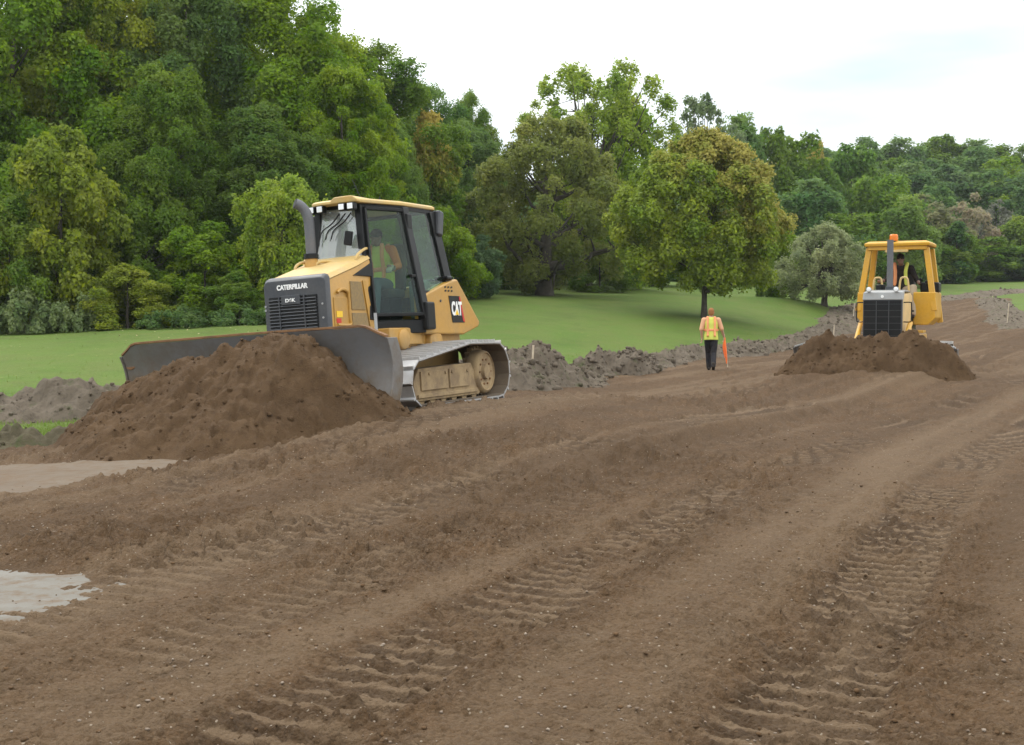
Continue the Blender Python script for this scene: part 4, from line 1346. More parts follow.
# ------------------------------------------------------------------ the far bulldozer with an open canopy
D2 = empty('bulldozer', (8.27, 26.0, .20), (0, 0, R(-26.5)))
tag(D2, 'orange yellow bulldozer with open canopy and orange beacon, seen from the front', 'bulldozer', 'bulldozers at work')
for s in (1, -1): crawler(D2, s, .80, .56, -1.15, 1.15, .33, .18, .95)
MB().box((-.5, -1.3, .45), (.5, 1.4, .95)).build('main_frame', ORG, D2, .02)
ho = MB().loft([hood_ring(-1.42, .385, 1.80, .7), hood_ring(-.2, .40, 1.86, .7)]).build('hood', paint('dusty_hood', (.52, .34, .12), .5, .5, 0, (.42, .33, .2), 3), D2, .01)
MB().loft([face_ring(-1.40, .392, 1.82, .7, .02), face_ring(-1.50, .39, 1.80, .7, .02)]).build('radiator_surround', GREYP, D2, .01)
MB().loft([[(-.40, -1.52, 1.67), (.40, -1.52, 1.67), (.40, -1.38, 1.67), (-.40, -1.38, 1.67)], [(-.385, -1.50, 1.83), (.385, -1.50, 1.83), (.385, -1.1, 1.87), (-.385, -1.1, 1.87)]]).build('nose_cap', LGREY, D2, .015)
MB().box((-.36, -.98, 1.85), (.36, -.25, 1.885)).build('hood_top', LGREY, D2, .01)
g2 = MB().box((-.37, -1.516, .72), (.37, -1.5, 1.655)).build('grille', BLACK, D2, .004)
q = MB()
for x in (-.12, .13): q.box((x - .006, -1.535, .72), (x + .006, -1.512, 1.65))
for i in range(7): q.box((-.37, -1.532, .8 + .13 * i), (.37, -1.513, .808 + .13 * i))
q.build('grille_bar', GREYP, g2)
MB().lathe([(0, 0), (.03, 0), (.03, -.012), (0, -.012)], 'Y', (0, -1.525, 1.74), 12).build('emblem', WHITE, D2)
for x in (-.27, .27):
    hl = MB().lathe([(0, 0), (.045, 0), (.055, -.06), (.055, -.09), (0, -.09)], 'Y', (x, -1.46, 1.885), 16).build('headlight', LGREY, D2, .004)
    MB().lathe([(0, 0), (.045, 0), (.038, -.01), (0, -.014)], 'Y', (x, -1.551, 1.885), 16).build('lens', LENS, hl)
for s in (1, -1):
    MB().tube(arc([(s * .39, -1.3, 1.62), (s * .52, -1.32, 1.62), (s * .545, -1.32, 1.58), (s * .545, -1.32, 1.27), (s * .52, -1.32, 1.22), (s * .39, -1.3, 1.22)], 4), .012, 6).build('lamp_guard', BLACK, D2)
MB().tube([(.02, -.75, 1.86), (.02, -.75, 2.94)], .066, 16).build('exhaust_pipe', PIPE, D2, 0, 50)
MB().lathe([(0, 1.86), (.09, 1.86), (.09, 1.96), (0, 1.96)], 'Z', (.02, -.75, 0)).build('exhaust_base', GREYP, D2, .004)
MB().lathe([(0, 1.88), (.09, 1.88), (.1, 1.95), (.1, 2.0), (0, 2.02)], 'Z', (-.2, -.55, 0)).build('air_cleaner', BLACK, D2, .004)
for x in (-.28, .26):
    MB().tube(arc([(x - .1, -.42, 1.87), (x - .07, -.42, 2.12), (x, -.42, 2.16), (x + .07, -.42, 2.12), (x + .1, -.42, 1.87)], 5), .022, 8).build('grab_rail', YEL_TOP, D2)
# canopy
for s in (1, -1):
    bar((s * .60, .34, 2.83), (s * .80, .24, 1.45), .12, .11).build('front_post', ORG, D2, .015)
    bar((s * .61, 1.10, 2.83), (s * .80, 1.25, 1.2), .12, .11).build('rear_post', ORG, D2, .015)
    pf = [(.82, 1.30), (.82, 1.86), (.36, 1.86), (.36, 1.15), (.67, 1.15)]
    MB().prism([(s * x, .20, z) for x, z in pf], (0, 1.0, 0)).build('fender_tank', ORG, D2, .025)
    MB().box((s * .40, -.1, .98), (s * .62, .3, 1.04)).build('step_plate', ORG, D2, .01)
can = MB().loft([[(-.68, .20, 2.86), (.68, .20, 2.86), (.69, 1.26, 2.86), (-.69, 1.26, 2.86)], [(-.69, .19, 2.93), (.69, .19, 2.93), (.70, 1.27, 2.93), (-.70, 1.27, 2.93)],
                 [(-.60, .27, 2.975), (.60, .27, 2.975), (.62, 1.2, 2.975), (-.62, 1.2, 2.975)]]).build('canopy', ORG, D2, .02)
MB().box((-.62, .24, 2.78), (.62, .36, 2.87)).build('canopy_beam', ORG, can, .015)
MB().box((-.24, .20, 2.73), (.24, .26, 2.785)).build('lamp_bracket', YEL_TOP, can, .008)
be = MB().lathe([(0, 2.99), (.09, 2.99), (.09, 3.03), (.08, 3.03), (.08, 3.03), (0, 3.03)], 'Z', (-.08, .32, -.05)).build('beacon_base', BLACK, D2, .003)
MB().lathe([(0, 3.03), (.082, 3.03), (.088, 3.06), (.088, 3.15), (.07, 3.175), (0, 3.18)], 'Z', (-.08, .32, -.05)).build('beacon_dome', BEACON, D2)
se2 = MB().box((-.27, .65, 1.70), (.27, 1.12, 1.84)).build('seat', SEAT, D2, .04)
MB().box((-.27, 1.08, 1.80), (.27, 1.22, 2.35), (R(-8), 0, 0)).build('backrest', SEAT, se2, .05)
MB().box((-.3, .62, .9), (.3, 1.1, 1.7)).build('seat_base', BLACK, se2, .02)
MB().box((-.36, -.2, .95), (.36, .1, 1.82)).build('dashboard', BLACK, D2, .03)
for x, h in ((.5, 2.12), (.62, 2.06), (.72, 2.16)):
    MB().tube([(x, .5, 1.85), (x - .02, .42, h)], .015, 6).ball((x - .02, .42, h + .02), .035).build('control_lever', BLACK, D2)
MB().box((.45, .55, 1.86), (.85, .95, 2.08)).build('control_box', BLACK, D2, .04)
b2 = moldboard(D2, -1.60, 1.52, -2.42, .78, STEEL, .08, .2, LGREY)
for s in (1, -1):
    MB().box((s * .45, -2.1, .32), (s * .58, -.6, .54)).build('push_arm', ORG, D2, .015)
    cy = MB().tube([(s * .50, -1.1, 1.20), (s * .48, -1.7, .85)], .05, 14).build('lift_cylinder', ORG, D2)
    MB().tube([(s * .48, -1.68, .86), (s * .47, -2.1, .62)], .028, 12).build('piston_rod', STEEL, cy)
# ------------------------------------------------------------------ heaps of soil
def soil_mat(name, a, b_, dk, turf=None):
    t = NT(name)
    p = t.pos()
    n1, n2, n3 = t.noise(1.4, 5, .65, p), t.noise(9, 6, .68, p), t.noise(60, 4, .65, p)
    c = t.mix(t.ramp(n1, .38, .66), a, b_)
    c = t.mix(t.math('MULTIPLY', t.ramp(n2, .48, .72), .6), c, dk)
    c = t.mix(t.math('MULTIPLY', t.ramp(n3, .55, .75), .35), c, SOIL_LT)
    if turf:
        n4 = t.noise(2.4, 5, .7, p)
        c = t.mix(t.math('MULTIPLY', t.ramp(n4, .56, .68), .75), c, turf)
    h = t.math('ADD', t.math('MULTIPLY', n2, .7), t.math('MULTIPLY', n3, .5))
    return t.bsdf(c, .95, 0, t.bump(h, .8, .05), .15)


PILE = soil_mat('moist_soil', (.098, .059, .030), (.080, .048, .025), (.040, .024, .012))
SPOIL = soil_mat('dry_spoil', (.15, .122, .092), (.11, .088, .064), (.042, .033, .025), (.075, .088, .035))
TURFY = soil_mat('turf_clods', (.105, .088, .055), (.08, .07, .042), (.035, .03, .018), (.055, .075, .022))


def worked(x, y, amp, seed):
    """cloddy surface"""
    n = fbm(x * 1.3, y * 1.3, 3, seed) * .55 + fbm(x * 3.6, y * 3.6, 3, seed + 9) * .4
    r_ = 1 - np.abs(fbm(x * 2.4, y * 2.4, 3, seed + 20)) * 2
    c_ = np.clip(fbm(x * 7.5, y * 7.5, 3, seed + 33), -.2, 1)
    xw, yw = x + .08 * fbm(x * 3, y * 3, 3, seed + 50), y + .08 * fbm(x * 3, y * 3, 3, seed + 51)
    lp = lumps(xw * 2.6, yw * 2.6, seed + 60, .7) * 1.3 + lumps(xw * 6, yw * 6, seed + 61, .75) * .8 + lumps(xw * 14, yw * 14, seed + 62, .8) * .35
    return amp * (n + .25 * r_ + .2 * c_ + .10 * fbm(x * 22, y * 22, 2, seed + 41) + .75 * lp - .3)


def heap(name, pts, label, mat, amp, seed, res=.06, group=None, sharp=1.3, cat='soil heap', cl=130):
    """a bank of soil along pts: (pixel, metres ahead, height, half width)"""
    q = [((px - 512) / F * d, d, h, w_) for px, d, h, w_ in pts]
    W = max(a[3] for a in q) + .4
    xs = np.arange(min(a[0] for a in q) - W, max(a[0] for a in q) + W, res)
    ys_ = np.arange(min(a[1] for a in q) - W, max(a[1] for a in q) + W, res)
    X, Y = np.meshgrid(xs, ys_)
    x, y = X.ravel(), Y.ravel()
    top = np.full(x.shape, -1.0)
    xw, yw = x + .35 * fbm(x * .8, y * .8, 3, seed + 1), y + .35 * fbm(x * .8, y * .8, 3, seed + 2)
    for (ax, ay, ah, aw), (bx, by, bh, bw) in zip(q, q[1:]):
        vx, vy = bx - ax, by - ay
        t_ = np.clip(((xw - ax) * vx + (yw - ay) * vy) / (vx * vx + vy * vy), 0, 1)
        dd = np.hypot(xw - ax - vx * t_, yw - ay - vy * t_)
        h_, w_ = ah + (bh - ah) * t_, aw + (bw - aw) * t_
        u = dd / w_
        top = np.maximum(top, np.where(u < 1.35, h_ * (1 - np.clip(u, 0, 1.35) ** sharp), -.5))
    k = np.clip((top + .1) / .3, 0, 1)
    z = ground_z(x, y) + top * 1.0 + worked(x, y, amp, seed) * k - .04
    z = np.where(top < -.3, ground_z(x, y) - .4, z)
    ok = (top > -.32).reshape(X.shape)
    fc = grid_faces(len(ys_), len(xs))
    keep = ok.ravel()[fc].any(1)
    fc = fc[keep]
    used = np.unique(fc)
    rm = np.full(len(x), -1); rm[used] = np.arange(len(used))
    V = np.stack([x, y, z], 1)[used]
    org = np.array([V[:, 0].mean(), V[:, 1].mean(), V[:, 2].min()])
    o = link(name, np_mesh(name, V - org, rm[fc], None, True), mat, loc=org)
    clods(o, V - org, rm[fc], int(cl * len(pts)), (.02, .10) if cl > 100 else (.012, .05), seed + 70, mat)
    return tag(o, label, cat, group)


def clods(parent, V, fc, n, size, seed, mat, ok=None):
    """loose lumps lying on a heap, as one part of it"""
    g = np.random.default_rng(seed)
    vi = fc[g.integers(0, len(fc), n), 0]
    if ok is not None: vi = vi[ok(vi)]
    n = len(vi)
    s = size[0] * (size[1] / size[0]) ** (g.random(n) ** 1.8)
    bm = bmesh.new()
    bmesh.ops.create_icosphere(bm, subdivisions=2, radius=1)
    bv = np.array([v.co[:] for v in bm.verts]); bf = np.array([[v.index for v in f.verts] for f in bm.faces])
    bm.free()
    ph = g.random((n, 3)) * 6.28
    jit = 1 + .22 * np.sin(2.7 * bv[None, :, 0] + ph[:, :1]) * np.sin(3.1 * bv[None, :, 1] + ph[:, 1:2]) + .16 * np.sin(5 * bv[None, :, 2] + ph[:, 2:]) + (g.random((n, len(bv))) - .5) * .22
    W = bv[None] * jit[..., None] * s[:, None, None] * g.uniform(.6, 1.25, (n, 1, 3))
    W = W + (V[vi] + np.array([0, 0, 1.0]) * (s * .12)[:, None])[:, None]
    o = link('loose_clods', np_mesh('loose_clods', W.reshape(-1, 3), (bf[None] + (np.arange(n) * len(bv))[:, None, None]).reshape(-1, 3), None, True), mat, parent)
    o['kind'] = 'stuff'


BERM = 'banks of excavated soil along the lawn'
heap('spoil_heap', [(-60, 19.6, .3, .9), (0, 19.6, .38, 1.0), (35, 19.6, .50, 1.0), (64, 19.6, .66, 1.0), (88, 19.8, .50, .9), (128, 20.4, .40, .8)], 'grey brown heap on the lawn left of the near bulldozer blade', SPOIL, .16, 1, .045, BERM, cl=60)
heap('turf_heap', [(-50, 14.7, .19, .5), (0, 14.6, .2, .5), (40, 14.7, .21, .5), (78, 15.2, .17, .45), (110, 15.8, .12, .4)], 'low strip of dark grassy clods beside the tan path', TURFY, .2, 2, .035, BERM, cl=50)
heap('spoil_heap', [(488, 27.2, .85, 1.3), (515, 27.8, .85, 1.3), (540, 28.4, .98, 1.2), (556, 28.9, .72, 1.0), (570, 29.6, .35, .8)], 'grey brown heap behind the track of the near bulldozer', SPOIL, .18, 3, .05, BERM)
heap('spoil_heap', [(580, 31.8, .25, .6), (597, 32.4, .42, .7), (613, 33, .72, .75), (630, 33.8, .45, .7), (645, 34.8, .3, .6)], 'lumpy clod heap between the near bulldozer and the walking worker', SPOIL, .3, 4, .05, BERM)
heap('spoil_heap', [(640, 35.2, .1, .6), (656, 37.4, .46, .8), (670, 38.6, .12, .6), (690, 40.5, .46, .8), (712, 42, .3, .9), (738, 44, .52, 1.0), (765, 46.8, .3, .9), (792, 49.6, .48, 1.1), (812, 52, .45, 1.1)], 'long low bank of excavated soil behind the walking worker', SPOIL, .2, 5, .06, BERM)
heap('spoil_heap', [(812, 52.8, .36, 1.0), (828, 58, .36, 1.1), (842, 65, .38, 1.3), (856, 74, .38, 1.4), (872, 82, .35, 1.4)], 'bank of excavated soil running uphill left of the canopy bulldozer', SPOIL, .2, 6, .1, BERM)
heap('spoil_heap', [(874, 83, .3, 1.3), (905, 90, .32, 1.3), (940, 95, .3, 1.3), (975, 99, .32, 1.3), (1000, 102, .3, 1.3), (1050, 103, .3, 1.3)], 'low far bank of soil between the curving soil road and the far lawn', SPOIL, .12, 7, .14, BERM)
heap('spoil_heap', [(990, 93, .3, 1.2), (996, 84, .28, 1.3), (1008, 75, .32, 1.5), (1026, 68, .36, 1.5), (1060, 62, .36, 1.5)], 'soil bank on the inner side of the bend at the right picture edge', SPOIL, .16, 8, .12, BERM)


def pushed(name, D, rid, length, face_y, label, seed, xr, scale=1.0):
    """the soil a blade pushes: rid = (machine x, crest height, reach in front)"""
    ru, rh, rl = (np.array(a) for a in zip(*rid))
    us = np.arange(xr[0], xr[1], .026)
    vs_ = np.arange(-.35, length, .026)
    U, Vv = np.meshgrid(us, vs_)
    u, v = U.ravel(), Vv.ravel()
    a = D.rotation_euler.z
    X = D.location.x + u * math.cos(a) - (face_y - v) * math.sin(a)
    Y = D.location.y + u * math.sin(a) + (face_y - v) * math.cos(a)
    uw = u + .22 * fbm(X * .9, Y * .9, 3, seed)
    h, l = np.interp(uw, ru, rh), np.interp(uw, ru, rl)
    l = l * (1 + .16 * fbm(uw * 1.1, uw * 0, 2, seed + 3))
    t_ = np.clip(v / l, -.2, 1.25)
    prof = np.where(t_ > 0, np.clip(1 - t_, -.3, 1) ** 1 * (1 + .95 * t_ * (1 - t_)), 1 - np.abs(t_) * .5)
    g = ground_z(X, Y)
    # slumps: small terraces where the soil has slid
    sl = .09 * np.sin(9 * (t_ + .35 * fbm(X * .8, Y * .8, 3, seed + 5))) * np.clip(h, 0, 1) * np.clip(t_ * 4, 0, 1) * np.clip((1 - t_) * 3, 0, 1)
    z = g + h * prof + sl + worked(X, Y, .145 * scale, seed + 7) * np.clip(h * prof * 3 + .25, .15, 1) - .05 - np.clip(-v - .12, 0, 1) * 5
    z = np.where(t_ >= 1.2, np.minimum(z, g - .1), z)
    V = np.stack([X, Y, z], 1)
    org = np.array([V[:, 0].mean(), V[:, 1].mean(), g.min()])
    o = link(name, np_mesh(name, V - org, grid_faces(len(vs_), len(us)), None, True), PILE, loc=org)
    clods(o, V - org, grid_faces(len(vs_), len(us)), 1100, (.008, .034), seed + 70, PILE, lambda q: h[q] > .02)
    return tag(o, label, 'soil heap', 'heaps of soil pushed by the blades')


pushed('soil_heap', D1, [(-2.9, -.08, .35), (-2.55, .22, .8), (-2.25, .55, 1.2), (-1.9, .76, 1.7), (-1.2, .90, 2.2), (-.7, 1.04, 2.4), (-.2, 1.14, 2.35), (.35, 1.17, 2.2), (.8, 1.15, 2.0), (1.15, .95, 1.8), (1.45, .68, 1.5), (1.75, .46, 1.2), (2.1, .18, .8), (2.4, -.05, .4)],
       3.4, -2.74, 'large heap of moist brown soil in front of the near bulldozer blade', 500, (-3.5, 2.9))
pushed('soil_heap', D2, [(-2.1, -.05, .4), (-1.75, .25, .7), (-1.45, .62, .75), (-1.2, .84, .8), (-.4, .90, .85), (.2, .92, .8), (.7, .90, .74), (1.15, .78, .66), (1.45, .60, .52), (1.62, .36, .4), (1.85, -.05, .3)],
       2.4, -2.45, 'heap of dark brown soil in front of the canopy bulldozer', 520, (-2.4, 2.3), 1.15)

# ------------------------------------------------------------------ survey stakes
WOOD_ST = paint('pale_stake_wood', (.55, .46, .34), .8, .3)
for px, top, foot, d, lb in ((531, 345, 384, 27.3, 'thin pale wooden stake by the heap behind the near bulldozer'), (833, 325, 342, 52, 'thin pale stake on the soil bank left of the canopy bulldozer'),
                             (853, 303, 314, 69, 'short stake on the bank close beside the canopy bulldozer'), (1007, 303, 315, 72, 'white stake on the soil bank inside the road bend'), (992, 296, 305, 94, 'small far stake where the soil road disappears')):
    p0, p1 = P(px, foot, d), P(px, top, d)
    z0 = gz(p0[0], d) - .1
    w_ = .045 if d < 60 else .05
    h = p1[2] - z0
    b = MB().loft([[(-.012, -.008, 0), (.012, -.008, 0), (.012, .008, 0), (-.012, .008, 0)], [(-w_ / 2, -.01, .2), (w_ / 2, -.01, .2), (w_ / 2, .01, .2), (-w_ / 2, .01, .2)],
                   [(-w_ / 2, -.01, h), (w_ / 2, -.01, h), (w_ / 2, .01, h), (-w_ / 2, .01, h)]])
    o = b.build('survey_stake', WOOD_ST, None, .002)
    o.location = (p0[0], d, z0)
    o.rotation_euler = (R(3), R(2), R(20))
    tag(o, lb, 'stake', 'survey stakes along the soil road')

# ------------------------------------------------------------------ grass blades on the near lawn edge
def grass(name, n, region, hgt, seed, label):
    g = np.random.default_rng(seed)
    px = g.uniform(region[0], region[1], n)
    d = g.uniform(region[2], region[3], n)
    x, y = (px - 512) / F * d, d
    e = dirt_sd(x, y)
    ok = (e > -.05) & (g.random(n) < np.exp(-np.maximum(e, 0) / (1.2 if d.mean() > 30 else 2.2)))
    x, y = x[ok], y[ok]
    n = len(x)
    z = base_z(x, y) - .03
    h = hgt * g.uniform(.4, 1.2, n)
    a = g.random(n) * 6.283
    wv = np.stack([np.cos(a), np.sin(a), 0 * a], 1) * (.006 + .004 * g.random(n))[:, None]
    ln = g.normal(0, .35, (n, 2)) * h[:, None]
    p = np.stack([x, y, z], 1)
    V = np.stack([p - wv, p + wv, p + np.stack([ln[:, 0], ln[:, 1], h], 1)], 1).reshape(-1, 3)
    o = link(name, np_mesh(name, V, np.arange(3 * n).reshape(-1, 3), {'tint': ('FACE', g.random(n)), 'leaf': ('FACE', g.random(n))}), GRASSM)
    return tag(o, label, kind='stuff')


t = NT('grass_blade')
c = t.mix(t.attr('tint'), tuple(q * 1.7 for q in GRASS_A), tuple(q * 1.6 for q in GRASS_C))
d_ = t.n('ShaderNodeBsdfPrincipled', {'Base Color': c, 'Roughness': .6, 'Specular IOR Level': .2})
tr = t.n('ShaderNodeBsdfTranslucent', {'Color': c})
m_ = t.n('ShaderNodeMixShader', {0: .35, 1: d_.outputs[0], 2: tr.outputs[0]})
t.t.links.new(m_.outputs[0], t.out.inputs[0])
GRASSM = t.m
cloth_leaf = paint('dry_leaf', (.34, .29, .15), .8, .3, 0, (.2, .13, .05), 2)
grass('grass', 120000, (-60, 400, 13, 36), .085, 1, 'short grass blades on the near edge of the lawn')
grass('grass', 60000, (440, 850, 24, 60), .11, 2, 'grass blades between the banks of soil')
_g = np.random.default_rng(8)
_n = 420
_d = _g.uniform(33, 47, _n)
_x = (_g.uniform(-20, 480, _n) - 512) / F * _d
_z = base_z(_x, _d) + .05
_a = _g.normal(size=(_n, 3)) * np.array([1, 1, .25]); _a /= np.linalg.norm(_a, axis=1)[:, None]
_b = np.cross(_a, np.array([0, 0, 1.0])) * .7
_s = _g.uniform(.02, .05, _n)[:, None]
_p = np.stack([_x, _d, _z], 1)
lv = link('fallen_leaves', np_mesh('fallen_leaves', np.stack([_p + _a * _s, _p + _b * _s, _p - _a * _s, _p - _b * _s], 1).reshape(-1, 3), np.arange(4 * _n).reshape(-1, 4)), cloth_leaf)
tag(lv, 'pale fallen leaves scattered on the lawn before the wood', kind='stuff')
# ------------------------------------------------------------------ people
SKIN = paint('skin', (.42, .24, .17), .55, .1, 0, (.35, .19, .13), 12)
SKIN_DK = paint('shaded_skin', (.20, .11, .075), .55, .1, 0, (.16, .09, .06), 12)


def cloth(name, col, dirt=.2):
    t = NT(name)
    co = t.obj()
    n, n2 = t.noise(6, 5, .6, co), t.noise(60, 3, .6, co)
    c = t.mix(t.math('MULTIPLY', t.ramp(n, .4, .75), dirt), col, (.16, .12, .08))
    return t.bsdf(c, .85, 0, t.bump(t.math('ADD', n, t.math('MULTIPLY', n2, .3)), .5, .03), .2)


JEANS, DARKTR, KHAKI = cloth('blue_jeans', (.075, .10, .13)), cloth('dark_trousers', (.018, .019, .024)), cloth('khaki_trousers', (.40, .31, .21))
ORANGE_C, PEACH, DARKSH = cloth('orange_shirt', (.72, .20, .05)), cloth('peach_shirt', (.66, .36, .21)), cloth('dark_shirt', (.016, .013, .013))
LIME, STRIPE, SILVER = cloth('lime_vest', (.62, .66, .13), .1), cloth('orange_stripe', (.85, .36, .17), .1), cloth('silver_stripe', (.62, .62, .58), .1)
LEATHER, BOOT, HAIR_D = cloth('pale_work_glove', (.33, .31, .26)), cloth('dark_boot', (.03, .024, .02)), cloth('dark_cap', (.012, .011, .012))
HAIR_G = cloth('ginger_hair', (.30, .13, .05))
EYE = paint('dark_eye', (.01, .01, .01), .2, 0)
FLAG = cloth('fluorescent_orange_cloth', (.95, .20, .05), .05)


def solid(b, name, mat, parent, voxel=.012, smooth=4):
    """one continuous surface grown round overlapping shapes"""
    o = b.build(name, mat, parent, 0, 180)
    m = o.modifiers.new('Remesh', 'REMESH')
    m.mode, m.voxel_size, m.use_smooth_shade = 'VOXEL', voxel, True
    m = o.modifiers.new('Smooth', 'SMOOTH')
    m.factor, m.iterations = .5, smooth
    return o


def limb(b, pts, rad, grow=0.0):
    for p, r in zip(pts, rad): b.ball(p, r + grow, 2)
    for p, q, r0, r1 in zip(pts, pts[1:], rad, rad[1:]): b.tube([p, q], [r0 + grow, r1 + grow], 14)


def figure(name, loc, rot, J, label, group=None, trousers=JEANS, shirt=ORANGE_C, vest=True, sleeve=.95, hair=HAIR_D, cap=True, skin=SKIN, open_vest=False, gloves=False, yaw=0.0):
    """J: joints in metres, facing -Y, left = +X. Keys hip, waist, chest, neck, head; per side kneeL, ankleL, toeL, shoulderL, elbowL, wristL, fingersL (direction)"""
    J = {k: Vector(v) for k, v in J.items()}
    root = empty(name, loc, rot)
    tag(root, label, 'person', group)
    fw = (J['chest'] - J['waist']).normalized()
    b = MB()
    head = J['head']
    hm = Matrix.Translation(head) @ Matrix.Rotation(yaw, 4, 'Z')
    def H(x, y, z): return hm @ Vector((x, y, z))
    b.ball(head + Vector((0, .012, .02)), 1, 3, (.074, .092, .098))
    b.ball(H(0, -.02, -.055), 1, 3, (.056, .066, .066))
    b.ball(H(0, -.083, -.09), .024, 2)
    b.tube([H(0, -.088, .012), H(0, -.108, -.03)], [.009, .016], 8)
    b.ball(H(0, -.105, -.03), .014, 2)
    b.ball(H(0, -.088, -.062), 1, 2, (.024, .010, .008))
    for s in (1, -1):
        b.ball(H(s * .076, .012, -.008), 1, 2, (.011, .021, .033))
    limb(b, [J['neck'], J['neck'].lerp(head, .6)], [.058, .052])
    def torso(b, g, arms=True, low=True):
        for p, sc in (((J['hip'], (.160, .115, .12)),) if low else ()) + ((J['hip'].lerp(J['waist'], .6), (.150, .105, .11)), (J['waist'], (.142, .100, .11)), (J['waist'].lerp(J['chest'], .5), (.155, .112, .12)), (J['chest'], (.172, .118, .13)), (J['chest'].lerp(J['neck'], .45), (.155, .095, .09))):
            b.ball(p, 1, 3, tuple(q + g for q in sc))
        for s in 'LR' if arms else '': limb(b, [J['chest'].lerp(J['neck'], .55), J['shoulder' + s]], [.066, .052], g)
    def skirt(b, g):
        up_ = (J['waist'] - J['hip']).normalized()
        sx_ = Vector((1, 0, 0)); sy_ = up_.cross(sx_)
        rings = []
        for p, rx, ry in ((J['hip'] - up_ * .07, .165, .122), (J['hip'], .163, .12), (J['waist'], .150, .108), (J['chest'], .165, .112)):
            rings.append([p + sx_ * math.cos(2 * PI * k / 24) * (rx + g) + sy_ * math.sin(2 * PI * k / 24) * (ry + g) for k in range(24)])
        b.loft(rings)
    torso(b, 0)
    for s in 'LR':
        sg = 1 if s == 'L' else -1
        sh, el, wr = J['shoulder' + s], J['elbow' + s], J['wrist' + s]
        limb(b, [sh, sh.lerp(el, .5), el, el.lerp(wr, .35), wr], [.056, .048, .041, .041, .028])
        d = J['fingers' + s].normalized()
        side = d.cross(Vector((0, 0, 1)) if abs(d.z) < .8 else Vector((1, 0, 0))).normalized()
        nrm = side.cross(d).normalized()
        for k in range(4):                                 # palm
            limb(b, [wr + d * .01 + side * (.011 * (k - 1.5)), wr + d * .085 + side * (.019 * (k - 1.5))], [.017, .0125])
        for k, ln in enumerate((.062, .074, .078, .066)):     # fingers, each bent twice
            p0 = wr + d * .088 + side * (.0195 * (k - 1.5))
            p1 = p0 + (d + nrm * .35).normalized() * ln * .45
            p2 = p1 + (d * .5 + nrm).normalized() * ln * .35
            p3 = p2 + (nrm - d * .3).normalized() * ln * .25
            limb(b, [p0, p1, p2, p3], [.0105, .0098, .009, .008])
        q0 = wr + d * .025 - side * .03
        q1 = q0 + (d * .7 - side * .8 + nrm * .4).normalized() * .04
        limb(b, [q0, q1, q1 + (d + nrm * .7).normalized() * .03], [.014, .011, .0095])
        hp = J['hip'] + Vector((sg * .088, 0, -.03))
        kn, an, to = J['knee' + s], J['ankle' + s], J['toe' + s]
        limb(b, [hp, hp.lerp(kn, .5), kn, kn.lerp(an, .35), an], [.092, .078, .056, .056, .038])
        limb(b, [an, an.lerp(to, .55), to], [.042, .042, .034])
    body = solid(b, 'body', skin, root, .0075, 3)
    for s in (1, -1):
        MB().ball(H(s * .032, -.078, .012), .011, 2).build('eye', EYE, body, 0, 180)
    b = MB()
    if cap:
        b.ball(H(0, .012, .045), 1, 3, (.086, .102, .088))
        b.ball(H(0, -.10, .05), 1, 3, (.068, .075, .012))
        o = solid(b, 'cap', hair, root, .009, 2)
    else:
        b.ball(H(0, .026, .034), 1, 3, (.084, .094, .098))
        b.ball(H(0, .05, -.02), 1, 3, (.072, .066, .075))
        for s in (1, -1): b.ball(H(s * .066, .02, .0), 1, 2, (.018, .05, .06))
        solid(b, 'hair', hair, root, .009, 2)
    b = MB()                                               # trousers
    b.ball(J['hip'], 1, 3, (.178, .133, .125))
    b.ball(J['hip'].lerp(J['waist'], .6), 1, 3, (.164, .121, .10))
    for s in 'LR':
        sg = 1 if s == 'L' else -1
        hp = J['hip'] + Vector((sg * .088, 0, -.03))
        kn, an = J['knee' + s], J['ankle' + s]
        limb(b, [hp, hp.lerp(kn, .5), kn, kn.lerp(an, .5), an], [.108, .096, .077, .075, .068])
    solid(b, 'trousers', trousers, root, .012, 3)
    b = MB()                                               # shirt with sleeves
    torso(b, .016, True, False)
    skirt(b, .020)
    for s in 'LR':
        sh, el, wr = J['shoulder' + s], J['elbow' + s], J['wrist' + s]
        if sleeve > .5: limb(b, [sh, sh.lerp(el, .5), el, el.lerp(wr, (sleeve - .5) * 2)], [.070, .062, .055, .045])
        else: limb(b, [sh, sh.lerp(el, .5), sh.lerp(el, sleeve * 2)], [.072, .066, .064])
    solid(b, 'shirt', shirt, root, .012, 3)
